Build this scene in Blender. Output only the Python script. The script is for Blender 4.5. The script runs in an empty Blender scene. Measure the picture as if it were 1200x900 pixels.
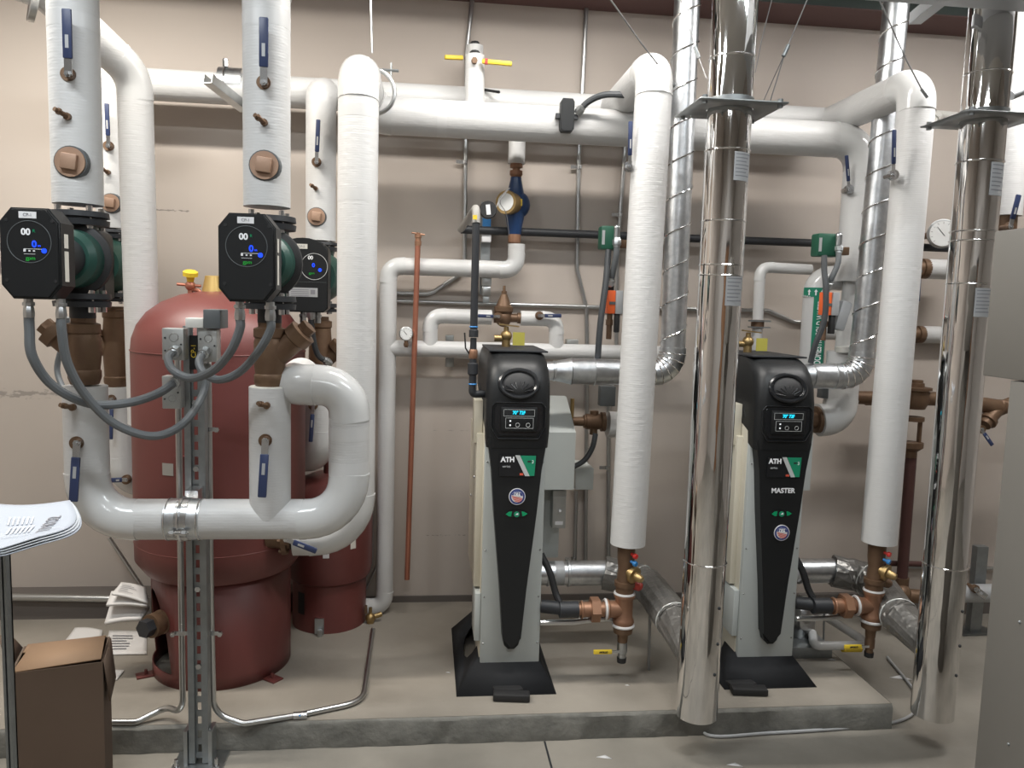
import bpy, bmesh, math, random
from math import sin, cos, pi, radians as RD, sqrt
from mathutils import Vector as V, Matrix
random.seed(4)
S = bpy.context.scene
COL = S.collection
# ------------------------------------------------------------------ camera
FPX = 920.0
PITCH, ROLL, YAW = RD(5.82), RD(-1.63), RD(6.32)
CAM = V((0, 0, 1.6))
_f = V((sin(YAW)*cos(PITCH), cos(YAW)*cos(PITCH), -sin(PITCH)))
_r = V((cos(YAW), -sin(YAW), 0))
_d = _f.cross(_r)
RT = cos(ROLL)*_r + sin(ROLL)*_d
DN = -sin(ROLL)*_r + cos(ROLL)*_d
FW = _f
cd = bpy.data.cameras.new('camera'); cam = bpy.data.objects.new('camera', cd); COL.objects.link(cam)
cd.sensor_width = 36; cd.lens = 36*FPX/1200; cd.clip_start = .05
m3 = Matrix((RT, -DN, -FW)).transposed()
cam.matrix_world = Matrix.Translation(CAM) @ m3.to_4x4()
S.camera = cam
def at(px, py, Y):
    d = RT*((px-600)/FPX) + DN*((py-450)/FPX) + FW
    return CAM + d*(Y/d.y)
def atz(px, py, z):
    d = RT*((px-600)/FPX) + DN*((py-450)/FPX) + FW
    return CAM + d*((z-1.6)/d.z)
# ------------------------------------------------------------------ light
W = bpy.data.worlds.new('world'); S.world = W; W.use_nodes = True
W.node_tree.nodes['Background'].inputs[0].default_value = (.8, .85, .9, 1)
W.node_tree.nodes['Background'].inputs[1].default_value = .05
S.view_settings.view_transform = 'Standard'; S.view_settings.look = 'None'
S.view_settings.gamma = 1; S.view_settings.use_curve_mapping = False
S.view_settings.exposure = 0.0
def area(name, loc, sx, sy, power, col, rot=(0, 0, 0)):
    l = bpy.data.lights.new(name, 'AREA'); l.shape = 'RECTANGLE'; l.size = sx; l.size_y = sy
    l.energy = power; l.color = col
    o = bpy.data.objects.new(name, l); COL.objects.link(o); o.location = loc; o.rotation_euler = rot
    return o
LIGHTS = [(-1.5, 2.62, 3.14, 58, (1, .945, .86)), (0.55, 2.62, 3.14, 39, (1, .965, .92)), (-1.2, 1.35, 3.14, 36, (.90, .96, 1)), (1.3, 1.35, 3.14, 26, (.90, .96, 1)), (0, -1.2, 3.3, 40, (.92, .96, 1)), (2.5, 2.62, 3.14, 37, (1, .97, .94))]
for i, (x, y, z, p, c) in enumerate(LIGHTS):
    area('strip_lamp', (x, y, z-.065), 1.2, .14, p, c)
# ------------------------------------------------------------------ materials
M = {}
def mat(name, col, rough=.5, metal=0, bump=None, emit=None, spec=None, mottle=None, coat=0):
    m = bpy.data.materials.new(name); m.use_nodes = True; nt = m.node_tree; b = nt.nodes['Principled BSDF']
    b.inputs['Base Color'].default_value = (*col, 1); b.inputs['Roughness'].default_value = rough
    b.inputs['Metallic'].default_value = metal
    if spec is not None: b.inputs['Specular IOR Level'].default_value = spec
    if coat: b.inputs['Coat Weight'].default_value = coat; b.inputs['Coat Roughness'].default_value = .1
    if emit: b.inputs['Emission Color'].default_value = (*emit[0], 1); b.inputs['Emission Strength'].default_value = emit[1]
    tc = nt.nodes.new('ShaderNodeTexCoord')
    geo = nt.nodes.new('ShaderNodeNewGeometry')
    if mottle:   # (scale, second colour, amount)
        n = nt.nodes.new('ShaderNodeTexNoise'); n.inputs['Scale'].default_value = mottle[0]; n.inputs['Detail'].default_value = 6
        nt.links.new(geo.outputs['Position'], n.inputs['Vector'])
        r = nt.nodes.new('ShaderNodeValToRGB'); r.color_ramp.elements[0].position = .5-mottle[2]; r.color_ramp.elements[1].position = .5+mottle[2]
        r.color_ramp.elements[0].color = (*col, 1); r.color_ramp.elements[1].color = (*mottle[1], 1)
        nt.links.new(n.outputs['Fac'], r.inputs[0]); nt.links.new(r.outputs[0], b.inputs['Base Color'])
    if bump:     # (scale, strength, distance, stretch)
        n = nt.nodes.new('ShaderNodeTexNoise'); n.inputs['Scale'].default_value = bump[0]; n.inputs['Detail'].default_value = 3
        mp = nt.nodes.new('ShaderNodeMapping'); st = bump[3] if len(bump) > 3 else (1, 1, 1); mp.inputs['Scale'].default_value = st
        nt.links.new(geo.outputs['Position'], mp.inputs['Vector']); nt.links.new(mp.outputs[0], n.inputs['Vector'])
        k = nt.nodes.new('ShaderNodeBump'); k.inputs['Strength'].default_value = bump[1]; k.inputs['Distance'].default_value = bump[2]
        nt.links.new(n.outputs['Fac'], k.inputs['Height']); nt.links.new(k.outputs[0], b.inputs['Normal'])
    M[name] = m; return m
mat('jacket', (.575, .575, .57), .42, bump=(28, .35, .004, (1, 1, 2.6)))
def ribs(m, scale, st):
    nt = m.node_tree; b = nt.nodes['Principled BSDF']; old = b.inputs['Normal'].links[0].from_node; geo = nt.nodes.new('ShaderNodeNewGeometry')
    w = nt.nodes.new('ShaderNodeTexWave'); w.bands_direction = 'Z'; w.inputs['Scale'].default_value = scale; w.inputs['Distortion'].default_value = 1.2; w.inputs['Detail'].default_value = 2
    nt.links.new(geo.outputs['Position'], w.inputs['Vector']); k = nt.nodes.new('ShaderNodeBump'); k.inputs['Strength'].default_value = st; k.inputs['Distance'].default_value = .0012
    nt.links.new(w.outputs['Fac'], k.inputs['Height']); nt.links.new(old.outputs[0], k.inputs['Normal']); nt.links.new(k.outputs[0], b.inputs['Normal'])
ribs(M['jacket'], 38, .13)
mat('pvc', (.61, .615, .61), .2, bump=(9, .2, .004), coat=.3)
mat('tape', (.60, .60, .595), .35)
mat('wall', (.50, .445, .395), .6, bump=(60, .15, .001), mottle=(1.2, (.47, .412, .367), .3))
def scuffs(m, bands):
    nt = m.node_tree; b = nt.nodes['Principled BSDF']; geo = nt.nodes.new('ShaderNodeNewGeometry'); sp = nt.nodes.new('ShaderNodeSeparateXYZ'); nt.links.new(geo.outputs['Position'], sp.inputs[0])
    def mth(op, a, c=None, cl=False):
        n = nt.nodes.new('ShaderNodeMath'); n.operation = op; n.use_clamp = cl
        for i, v in enumerate((a, c)):
            if v is None: continue
            if isinstance(v, (int, float)): n.inputs[i].default_value = v
            else: nt.links.new(v, n.inputs[i])
        return n.outputs[0]
    for x0, x1, zc, hw, sc, th, amt in bands:
        no = nt.nodes.new('ShaderNodeTexNoise'); no.inputs['Scale'].default_value = sc; no.inputs['Detail'].default_value = 5
        mp = nt.nodes.new('ShaderNodeMapping'); mp.inputs['Scale'].default_value = (1, 1, 2.2); nt.links.new(geo.outputs['Position'], mp.inputs[0]); nt.links.new(mp.outputs[0], no.inputs['Vector'])
        k = mth('SUBTRACT', 1, mth('DIVIDE', mth('ABSOLUTE', mth('SUBTRACT', sp.outputs[2], zc)), hw), True)
        k = mth('MULTIPLY', k, mth('MULTIPLY', mth('GREATER_THAN', sp.outputs[0], x0), mth('LESS_THAN', sp.outputs[0], x1)))
        k = mth('MULTIPLY', mth('MULTIPLY', mth('SUBTRACT', mth('MULTIPLY', no.outputs['Fac'], k), th), 12, True), amt)
        mx = nt.nodes.new('ShaderNodeMix'); mx.data_type = 'RGBA'; src = b.inputs['Base Color'].links[0].from_socket
        nt.links.new(k, mx.inputs['Factor']); nt.links.new(src, mx.inputs['A']); mx.inputs['B'].default_value = (.09, .085, .08, 1); nt.links.new(mx.outputs['Result'], b.inputs['Base Color'])
scuffs(M['wall'], [(-2.6, -1.55, 1.12, .07, 26, .40, .45), (-1.35, -1.1, 1.985, .02, 50, .42, .6), (0.0, .22, .44, .015, 70, .45, .6), (-.05, .25, .97, .012, 30, .5, .4)])
mat('wall_far', (.45, .42, .39), .6)
mat('ceiling', (.72, .72, .70), .8)
mat('floor', (.285, .262, .225), .55, mottle=(3.0, (.205, .19, .163), .18), bump=(45, .35, .002))
mat('pad', (.31, .28, .238), .6, mottle=(2.3, (.225, .202, .17), .16), bump=(50, .35, .002))
mat('pad_edge', (.19, .185, .165), .75, mottle=(16, (.12, .118, .105), .2), bump=(30, .8, .006))
mat('baseboard', (.12, .105, .095), .6)
mat('black', (.0115, .0125, .0135), .42, spec=.35)
mat('skirt_black', (.016, .017, .019), .75, spec=.2)
mat('black_gloss', (.012, .013, .015), .22)
mat('black_iron', (.022, .024, .028), .5)
mat('brass', (.38, .27, .125), .42, .9, bump=(60, .3, .002))
mat('bronze_tan', (.40, .26, .18), .5, .25, bump=(40, .4, .002), mottle=(16, (.33, .21, .145), .25))
mat('bronze', (.17, .105, .062), .5, .45, bump=(40, .5, .003), mottle=(22, (.14, .082, .05), .2))
mat('bronze_bright', (.35, .19, .115), .42, .5, bump=(40, .4, .002), mottle=(16, (.25, .135, .085), .25))
mat('copper', (.50, .20, .125), .4, .6, mottle=(9, (.34, .14, .095), .3))
mat('dark_pipe', (.075, .03, .026), .5)
mat('galv', (.55, .57, .58), .32, 1, mottle=(26, (.42, .44, .45), .3), bump=(8, .2, .004))
mat('galv_duct', (.78, .80, .82), .34, 1, bump=(10, .45, .006), mottle=(40, (.5, .53, .56), .3))
mat('strut_steel', (.32, .34, .345), .45, .8, mottle=(30, (.25, .265, .27), .3))
mat('conduit', (.52, .53, .53), .3, 1)
mat('chrome', (.78, .77, .76), .05, 1, bump=(4.0, .6, .012, (3, 3, .3)))
mat('chrome_band', (.8, .79, .78), .12, 1)
mat('zinc', (.6, .61, .62), .25, 1)
mat('foil', (.5, .5, .5), .3, 1, bump=(12, 1, .02))
mat('foil_grey', (.20, .195, .185), .33, .5, bump=(9, 1, .03))
mat('tank_red', (.16, .043, .037), .45, bump=(14, .12, .003), mottle=(2.5, (.115, .033, .030), .3))
mat('tank_small', (.20, .045, .038), .45)
mat('cab_grey', (.45, .475, .46), .45)
mat('cab_cream', (.60, .56, .46), .5)
mat('ctrl_grey', (.42, .43, .425), .42, mottle=(2, (.38, .39, .385), .3))
mat('near_cab', (.165, .157, .142), .5)
mat('blue_grip', (.028, .042, .105), .4)
mat('blue_paint', (.014, .042, .12), .3)
mat('yellow', (.78, .56, .04), .45)
mat('yellow_olive', (.42, .38, .07), .5)
mat('gold', (.55, .38, .14), .4, .6)
mat('red_paint', (.35, .03, .02), .4)
mat('red_cap', (.7, .04, .03), .35)
mat('blue_cap', (.03, .22, .55), .35)
mat('orange', (.82, .14, .035), .45)
mat('green_box', (.012, .085, .05), .5)
mat('green_pump', (.02, .066, .052), .4)
mat('green_label', (.01, .25, .13), .4)
mat('green_bright', (.0, .30, .12), .4)
mat('silver_stripe', (.5, .52, .52), .4)
mat('white_label', (.72, .72, .73), .5)
mat('label_cream', (.66, .64, .58), .5)
mat('white_ink', (.85, .86, .88), .5)
mat('grey_ink', (.22, .22, .24), .6)
mat('black_ink', (.02, .02, .02), .6)
mat('flex', (.115, .125, .132), .5)
mat('flex_dark', (.05, .055, .06), .5)
mat('flex_tan', (.28, .27, .25), .5)
mat('jbox', (.48, .49, .48), .4, .7, mottle=(14, (.38, .39, .38), .3))
mat('grey_box', (.10, .11, .115), .5)
mat('cardboard', (.125, .083, .058), .75, mottle=(5, (.11, .073, .05), .3))
mat('cardboard_lit', (.34, .215, .13), .75)  # same cardboard, paler: light from above put into the colour
mat('paper', (.35, .38, .43), .6)
mat('paper_edge', (.5, .53, .57), .7)
mat('paper_warm', (.66, .64, .62), .7)
mat('plastic_white', (.68, .67, .63), .4)
mat('sticker', (.42, .43, .44), .5, .3)
mat('steel_green', (.035, .05, .045), .6)
mat('steel_red', (.12, .06, .055), .6)
mat('duct_grey', (.42, .44, .46), .5)
mat('lamp_on', (.9, .9, .9), .5, emit=((1, .97, .9), 3.2))
mat('fixture', (.7, .7, .7), .5)
mat('led_blue', (0, .02, .3), .4, emit=((.01, .06, 1), 1.6))
mat('led_green', (0, .15, .02), .4, emit=((.03, .45, .05), .5))
mat('led_cyan', (0, .3, .4), .4, emit=((.02, .62, .85), 1.3))
mat('led_white', (.7, .7, .7), .4, emit=((.8, .85, .9), .5))
mat('glass_face', (.75, .76, .75), .25)
mat('door_brown', (.30, .15, .07), .5)
mat('seal_blue', (.03, .05, .2), .5)
mat('seal_red', (.65, .09, .05), .5)
mat('wire', (.26, .26, .26), .45, .5)
mat('rubber', (.014, .014, .015), .6)
mat('tag_green', (.01, .22, .13), .5)
mat('clear_tape', (.6, .62, .6), .2)
# ------------------------------------------------------------------ mesh kit
def frame_of(d):
    d = d.normalized(); a = V((0, 0, 1)) if abs(d.z) < .9 else V((1, 0, 0))
    u = d.cross(a).normalized(); return u, d.cross(u).normalized()
def arc_pts(pts, rad, n=8):
    """polyline with rounded corners; returns full list and the list of the arcs"""
    pts = [V(p) for p in pts]; out = [pts[0]]; arcs = []
    for i in range(1, len(pts)-1):
        r = rad[i-1] if isinstance(rad, (list, tuple)) else rad
        a, b, c = pts[i-1], pts[i], pts[i+1]
        u = (a-b).normalized(); w = (c-b).normalized(); th = u.angle(w)
        t = r/math.tan(th/2) if th > 1e-3 else 0
        t = min(t, .499*(a-b).length if i > 1 else .98*(a-b).length, .499*(c-b).length if i < len(pts)-2 else .98*(c-b).length)
        rr = t*math.tan(th/2)
        if rr < 1e-4 or th > pi-.02: out.append(b); continue
        cen = b + (u+w).normalized()*(rr/sin(th/2))
        s = (b+u*t)-cen; ax = s.cross((b+w*t)-cen).normalized(); ang = pi-th
        arc = [cen + Matrix.Rotation(ang*k/n, 3, ax) @ s for k in range(n+1)]
        out += arc; arcs.append(arc)
    out.append(pts[-1]); return out, arcs
def spline(pts, n=8):
    pts = [V(p) for p in pts]; P = [pts[0]*2-pts[1]]+pts+[pts[-1]*2-pts[-2]]; o = []
    for i in range(1, len(P)-2):
        a, b, c, d = P[i-1:i+3]
        for k in range(n):
            t = k/n; o.append(.5*((2*b)+(c-a)*t+(2*a-5*b+4*c-d)*t*t+(3*b-a-3*c+d)*t**3))
    o.append(pts[-1]); return o
class MB:
    def __init__(s): s.b = bmesh.new()
    def ring(s, c, u, v, r, n): return [s.b.verts.new(c+u*(r*cos(2*pi*k/n))+v*(r*sin(2*pi*k/n))) for k in range(n)]
    def skin(s, A, B):
        n = len(A)
        for k in range(n): s.b.faces.new((A[k], A[(k+1) % n], B[(k+1) % n], B[k]))
    def sweep(s, pts, r, n=20, cap=True, hollow=False):
        pts = [V(p) for p in pts]; q = [pts[0]]
        for p in pts[1:]:
            if (p-q[-1]).length > 1e-5: q.append(p)
        pts = q; N = len(pts)
        rr = r if isinstance(r, list) else [r]*N
        t0 = (pts[1]-pts[0]).normalized(); u, v = frame_of(t0); prev = t0; R = []
        for i, p in enumerate(pts):
            if i == 0: t = t0
            elif i == N-1: t = (pts[i]-pts[i-1]).normalized()
            else: t = ((pts[i+1]-p).normalized()+(p-pts[i-1]).normalized()).normalized()
            q = prev.rotation_difference(t); u = q @ u; v = q @ v; prev = t
            R.append(s.ring(p, u, v, rr[i], n))
        for a, b in zip(R, R[1:]): s.skin(a, b)
        if cap:
            s.b.faces.new(R[0][::-1]); s.b.faces.new(R[-1])
        return s
    def cyl(s, p0, p1, r, r2=None, n=24, cap=True):
        p0, p1 = V(p0), V(p1); u, v = frame_of(p1-p0); A = s.ring(p0, u, v, r, n); B = s.ring(p1, u, v, r if r2 is None else r2, n)
        s.skin(A, B)
        if cap: s.b.faces.new(A[::-1]); s.b.faces.new(B)
        return s
    def lathe(s, o, ax, prof, n=28, cap=True):
        """prof: (distance along ax, radius)"""
        o, ax = V(o), V(ax).normalized(); u, v = frame_of(ax); R = []
        for h, r in prof: R.append(s.ring(o+ax*h, u, v, max(r, 1e-4), n))
        for a, b in zip(R, R[1:]): s.skin(a, b)
        if cap: s.b.faces.new(R[0][::-1]); s.b.faces.new(R[-1])
        return s
    def box(s, c, d, rot=None, bev=0):
        c = V(c); m = Matrix.Translation(c) @ (rot.to_4x4() if rot is not None else Matrix()) @ Matrix.Diagonal((*d, 1))
        g = bmesh.ops.create_cube(s.b, size=1, matrix=m)
        if bev:
            es = set(e for v in g['verts'] for e in v.link_edges)
            bmesh.ops.bevel(s.b, geom=list(es), offset=bev, segments=2, affect='EDGES', profile=.5)
        return s
    def b2(s, a, b, bev=0): # box from two corners
        a, b = V(a), V(b); return s.box((a+b)/2, [abs(x) for x in (b-a)], None, bev)
    def prism(s, poly, o, ex, ey, ez, depth, bev=0):
        """poly in (ex,ey) around o, extruded along ez"""
        o, ex, ey, ez = V(o), V(ex), V(ey), V(ez)
        A = [s.b.verts.new(o+ex*x+ey*y) for x, y in poly]; B = [s.b.verts.new(o+ex*x+ey*y+ez*depth) for x, y in poly]
        n = len(A); fs = [s.b.faces.new(A[::-1]), s.b.faces.new(B)]
        for k in range(n): fs.append(s.b.faces.new((A[k], A[(k+1) % n], B[(k+1) % n], B[k])))
        if bev:
            bmesh.ops.bevel(s.b, geom=list({e for f in fs[1:2] for e in f.edges} | {e for f in fs[0:1] for e in f.edges}), offset=bev, segments=3, affect='EDGES')
        return s
    def ball(s, c, r, sc=(1, 1, 1), n=16):
        bmesh.ops.create_uvsphere(s.b, u_segments=n, v_segments=n//2+2, radius=r, matrix=Matrix.Translation(V(c)) @ Matrix.Diagonal((*sc, 1))); return s
    def torus(s, c, ax, R, r, n=28, m=8):
        c, ax = V(c), V(ax).normalized(); u, v = frame_of(ax); rings = []
        for i in range(n):
            a = 2*pi*i/n; d = u*cos(a)+v*sin(a); rings.append([s.b.verts.new(c+d*(R+r*cos(2*pi*j/m))+ax*(r*sin(2*pi*j/m))) for j in range(m)])
        for i in range(n): s.skin(rings[i], rings[(i+1) % n])
        return s
    def hexa(s, p0, p1, r): return s.cyl(p0, p1, r, n=6)
    def build(s, name, mt, parent=None, sharp=35):
        bm = s.b; bmesh.ops.recalc_face_normals(bm, faces=bm.faces)
        for f in bm.faces: f.smooth = True
        for e in bm.edges:
            if len(e.link_faces) == 2 and e.calc_face_angle(0) > RD(sharp): e.smooth = False
        vs = [v.co for v in bm.verts]
        lo = V([min(v[i] for v in vs) for i in range(3)]); hi = V([max(v[i] for v in vs) for i in range(3)])
        org = V(((lo.x+hi.x)/2, (lo.y+hi.y)/2, lo.z))
        bmesh.ops.translate(bm, verts=bm.verts, vec=-org)
        me = bpy.data.meshes.new(name); bm.to_mesh(me); bm.free()
        me.materials.append(M[mt]); o = bpy.data.objects.new(name, me); COL.objects.link(o)
        put(o, org, parent); LAST[0] = o; return o
WP = {}; LAST = [None]
def put(o, org, parent):
    org = V(org); WP[o.name] = org
    if parent is not None: o.parent = parent; o.location = org-WP[parent.name]
    else: o.location = org
def tag(o, label, cat, group=None):
    o['label'] = label; o['category'] = cat
    if group: o['group'] = group
    return o
def thing(name, label, cat, loc, group=None):
    o = bpy.data.objects.new(name, None); COL.objects.link(o); o.empty_display_size = .05
    put(o, loc, None); return tag(o, label, cat, group)
def struct(name, mb, mt): o = mb.build(name, mt); o['kind'] = 'structure'; return o
def dup(o, off, label=None, group=None, top=True, parent=None):
    c = o.copy(); COL.objects.link(c)
    if top: c.location = o.location+V(off); WP[c.name] = WP[o.name]+V(off)
    else: c.parent = parent; WP[c.name] = WP[parent.name]
    if label: c['label'] = label
    if group: c['group'] = group
    for ch in list(o.children): dup(ch, off, top=False, parent=c)
    return c
def text(name, s, size, loc, mt, parent, rot=(pi/2, 0, 0), ext=.0006, sx=1, bold=0):
    cu = bpy.data.curves.new(name, 'FONT'); cu.body = s; cu.size = size; cu.extrude = ext; cu.align_x = 'CENTER'; cu.align_y = 'CENTER'; cu.offset = bold
    t = bpy.data.objects.new(name, cu); COL.objects.link(t); bpy.context.view_layer.update()
    me = bpy.data.meshes.new_from_object(t.evaluated_get(bpy.context.evaluated_depsgraph_get())); bpy.data.objects.remove(t)
    from mathutils import Euler
    R = rot.to_4x4() if isinstance(rot, Matrix) else Euler(rot).to_matrix().to_4x4()
    me.transform(R @ Matrix.Diagonal((sx, 1, 1, 1)))
    me.materials.clear(); me.materials.append(M[mt]); o = bpy.data.objects.new(name, me); COL.objects.link(o); put(o, loc, parent); return o
X, Yv, Z = V((1, 0, 0)), V((0, 1, 0)), V((0, 0, 1))
# ------------------------------------------------------------------ room
ZP = .1; WY = 3.84; XL, XR, YB, ZC = -3.2, 4.4, -2.8, 3.6
struct('floor', MB().b2((XL, YB, -.05), (XR, WY, 0)), 'floor')
struct('ceiling', MB().b2((XL, YB, ZC), (XR, WY, ZC+.05)), 'ceiling')
struct('wall_rear', MB().b2((XL, WY, -.05), (XR, WY+.1, ZC)), 'wall')
struct('wall_left', MB().b2((XL-.1, YB, -.05), (XL, WY, ZC)), 'wall')
struct('wall_right', MB().b2((XR, YB, -.05), (XR+.1, WY, ZC)), 'wall_far')
struct('wall_front', MB().b2((XL, YB-.1, -.05), (XR, YB, ZC)), 'wall_far')
struct('door_unseen', MB().b2((.9, YB, 0), (1.85, YB+.05, 2.1), .005), 'door_brown')  # unseen brown door, added behind the camera for the chrome stacks to reflect
struct('trim_1', MB().b2((.84, YB, 0), (.9, YB+.07, 2.16)).b2((1.85, YB, 0), (1.91, YB+.07, 2.16)).b2((.84, YB, 2.1), (1.91, YB+.07, 2.16)), 'black_iron')  # dark frame of the added door, also there for the reflections
# concrete housekeeping pad with a worn, slightly uneven edge
PX1, PY0 = 1.82, 2.715
mb = MB(); n = 90; A = []; 
for i in range(n+1):
    x = XL+(PX1-XL)*i/n; e = random.uniform(-.003, .003)
    A.append([mb.b.verts.new(p) for p in ((x, PY0+e, .001), (x, PY0+e*.5, .088+random.uniform(-.003, .002)), (x, PY0+.006+e, .096), (x, PY0+.016, .1))])
for a, b in zip(A, A[1:]):
    for j in range(3): mb.b.faces.new((a[j], b[j], b[j+1], a[j+1]))
mb.b.faces.new([mb.b.verts.new(p) for p in ((PX1, PY0, .001), (PX1, WY, .001), (PX1, WY, .1), (PX1, PY0+.01, .1))])
pe = mb.build('pad_edge', 'pad_edge'); pe['kind'] = 'structure'; pe.name = 'trim_2'
struct('trim_3', MB().b2((XL, PY0+.012, .02), (PX1-.002, WY, .1)), 'pad')
struct('baseboard_rear', MB().b2((-.62, WY-.012, .1), (PX1, WY, .13)), 'baseboard')
struct('baseboard_left', MB().b2((XL, WY-.16, .1), (-.62, WY, .195)), 'baseboard')
struct('baseboard_right', MB().b2((PX1, WY-.03, 0), (XR, WY, .12)), 'baseboard')
# floor saw-cut joint
struct('trim_4', MB().b2((.455, 1.2, .0), (.462, 2.71, .0015)).b2((-.70, 1.2, .0), (-.694, 2.71, .0015)), 'black_iron')
# beam at the top of the wall
bz = 3.0
struct('trim_5', MB().b2((XL, 3.6, bz), (XR, WY, bz+.02)), 'steel_red')
struct('trim_6', MB().b2((XL, 3.598, bz+.005), (XR, WY, bz+.25)), 'steel_green')
# ceiling lights
for i, (x, y, z, p, c) in enumerate(LIGHTS):
    where = ['over the left end of the pad', 'over the middle of the pad', 'above the aisle, left', 'above the aisle, right', 'at the back of the aisle', 'over the right end of the pad'][i]
    t = thing('strip_light', 'white linear strip light '+where, 'light', (x, y, z-.06), 'ceiling strip lights')
    MB().b2((x-.62, y-.09, z-.055), (x+.62, y+.09, z+.0), .006).build('housing', 'fixture', t)
    MB().b2((x-.6, y-.075, z-.062), (x+.6, y+.075, z-.0555)).build('diffuser', 'lamp_on', t)
    MB().cyl((x-.4, y, z), (x-.4, y, ZC), .006, n=8).cyl((x+.4, y, z), (x+.4, y, ZC), .006, n=8).build('hanger_rod', 'zinc', t)
# ------------------------------------------------------------------ insulated pipe
def pipe(name, label, pts, dia, rad=.11, mt='jacket', cat='pipe', covers=True, elbow='pvc', n=28, group=None, seams=()):
    P, arcs = arc_pts(pts, rad)
    t = thing(name, label, cat, min(P, key=lambda p: p.z), group)
    # split straight lengths from elbow covers
    MB().sweep(P, dia/2, n).build('jacket' if mt == 'jacket' else 'tube', mt, t)
    if covers:
        for a in arcs:
            d0 = (a[0]-a[1]).normalized(); d1 = (a[-1]-a[-2]).normalized()
            MB().sweep([a[0]+d0*.025]+a+[a[-1]+d1*.025], dia/2+.0009, n).build('elbow_cover', elbow, t)
    for s in seams:   # thin tape bands across the run: (point, direction)
        p, d = V(s[0]), V(s[1]).normalized(); MB().cyl(p-d*.02, p+d*.02, dia/2+.0004, n=n).build('tape_band', 'tape', t)
    return t
F2 = 2.5; DF = .126
xa, xb = -1.03, -.482
p1t, p2t = at(91, 240, F2), at(313, 243, F2)
x1, x2 = (at(89, 110, F2).x+p1t.x)/2, p2t.x
top = 2.62
pipe('insulated_pipe', 'fat white insulated front pipe looping over the top and down to both front pumps', [(x1, F2, p1t.z), (x1, F2, top), (x2, F2, top), (x2, F2, p2t.z)], DF+.012, .12,
     seams=[((x1, F2, 2.37), Z), ((x2, F2, 2.41), Z)])
hz = .9
HX0, HX1 = at(101, 500, F2).x, at(409, 520, F2).x
pipe('insulated_pipe', 'fat white insulated header pipe clamped across the strut stand', [(HX0, F2, at(100, 452, F2).z), (HX0, F2, hz), (HX1, F2, hz), (HX1, F2, at(410, 452, F2).z), (at(343, 452, F2).x, F2, at(410, 452, F2).z), (at(343, 452, F2).x-.02, F2+.30, at(410, 452, F2).z)], DF, [.13, .13, .11, .05],
     seams=[((HX1, F2, 1.07), Z), ((HX1, F2, 1.18), Z)])
HX2 = at(316.5, 520, F2).x
t = pipe('insulated_pipe', 'short white insulated stub between brass strainer and header pipe, above blue lever', [(HX2, F2, hz+.01), (HX2, F2, at(316, 453, F2).z)], DF, seams=[])
MB().lathe((HX2, F2, at(316, 453, F2).z-.004), Z, [(0, DF/2-.002), (.006, DF/2-.004), (.007, DF/2-.02)]).build('end_cap', 'label_cream', t)
# ---- fittings on pipe faces
def lever(label, px, py, Y, tx, ty, mt='blue_grip', w=.026, stem=.03, collar='brass', group=None, roll=None):
    """quarter-turn valve lever: stem at (px,py) standing off plane Y, grip tip at (tx,ty)"""
    a = at(px, py, Y); yl = Y-stem; b = at(px, py, yl); c = at(tx, ty, yl-.012)
    t = thing('valve_lever', label, 'valve handle', a, group)
    MB().cyl(a+Yv*.05, b, .011).cyl(a+Yv*.01, a-Yv*.006, .02).build('stem', 'bronze' if collar == 'brass' else collar, t)
    MB().hexa(b+Yv*.003, b-Yv*.008, .0095).cyl(b-Yv*.008, b-Yv*.013, .005).build('nut', 'zinc', t)
    d = (c-b); L = d.length; dn = d.normalized(); sd = dn.cross(Yv).normalized(); up = sd.cross(dn).normalized()
    R = Matrix((sd, dn, up)).transposed()
    k = b+dn*(L*.13); MB().box(b+dn*(L*.11), (w*.8, L*.26, .003), R).build('lever_plate', 'zinc', t)
    g = b+dn*(L*.62); g0 = MB().box(g, (w, L*.76, .009), R, .0035).build('grip', mt, t)
    s = -1 if up.y > 0 else 1
    MB().box(b+dn*(L*.5)+up*(s*.0049), (w*.36, L*.2, .0006), R).build('grip_mark', 'sticker', g0)
    return t
def test_port(label, px, py, Y, s=1.0):
    a = at(px, py, Y); s *= .8; t = thing('drain_port', label, 'valve', a)
    d = V((-.45, -.85, .28)).normalized()
    MB().cyl(a+Yv*.01, a-Yv*.012, .013*s).cyl(a-Yv*.008, a-Yv*.008+d*.03*s, .009*s).build('body', 'bronze', t)
    MB().hexa(a-Yv*.008+d*.028*s, a-Yv*.008+d*.04*s, .012*s).cyl(a-Yv*.008+d*.04*s, a-Yv*.008+d*.052*s, .008*s).build('cap', 'bronze', t)
def plug(label, px, py, Y, r):
    a = at(px, py, Y); t = thing('pipe_plug', label, 'plug', a)
    MB().cyl(a+Yv*.015, a-Yv*.003, r*1.16, r*1.1).build('hole_rim', 'grey_box', t)
    MB().cyl(a+Yv*.01, a-Yv*.008, r).build('plug_face', 'bronze_tan', t)
    MB().box(a-Yv*.014, (r*1.05, .016, r*1.05), Matrix.Rotation(.12, 3, 'Y'), .003).build('square_head', 'bronze_tan', t)
fy = F2-.066
lever('blue valve lever pointing up on the leftmost fat pipe near the top', 80, 87, fy, 78, 10)
lever('blue valve lever pointing up on the second fat pipe, above the right front pump', 309, 97, fy, 309, 20)
test_port('small brass test port on the leftmost fat pipe', 80, 137, fy)
test_port('small brass test port on the fat pipe above the right front pump', 310, 144, fy)
plug('round bronze plug set in the leftmost fat pipe', 83, 190, fy, .042)
plug('round bronze plug set in the fat pipe above the right front pump', 310, 194, fy, .041)
ly = F2-.062
lever('blue valve lever hanging down at the elbow behind the rolled drawings', 90, 519, ly, 86, 588)
lever('blue valve lever hanging down on the short stub above the header pipe', 311, 516, ly, 307, 583)
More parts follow.
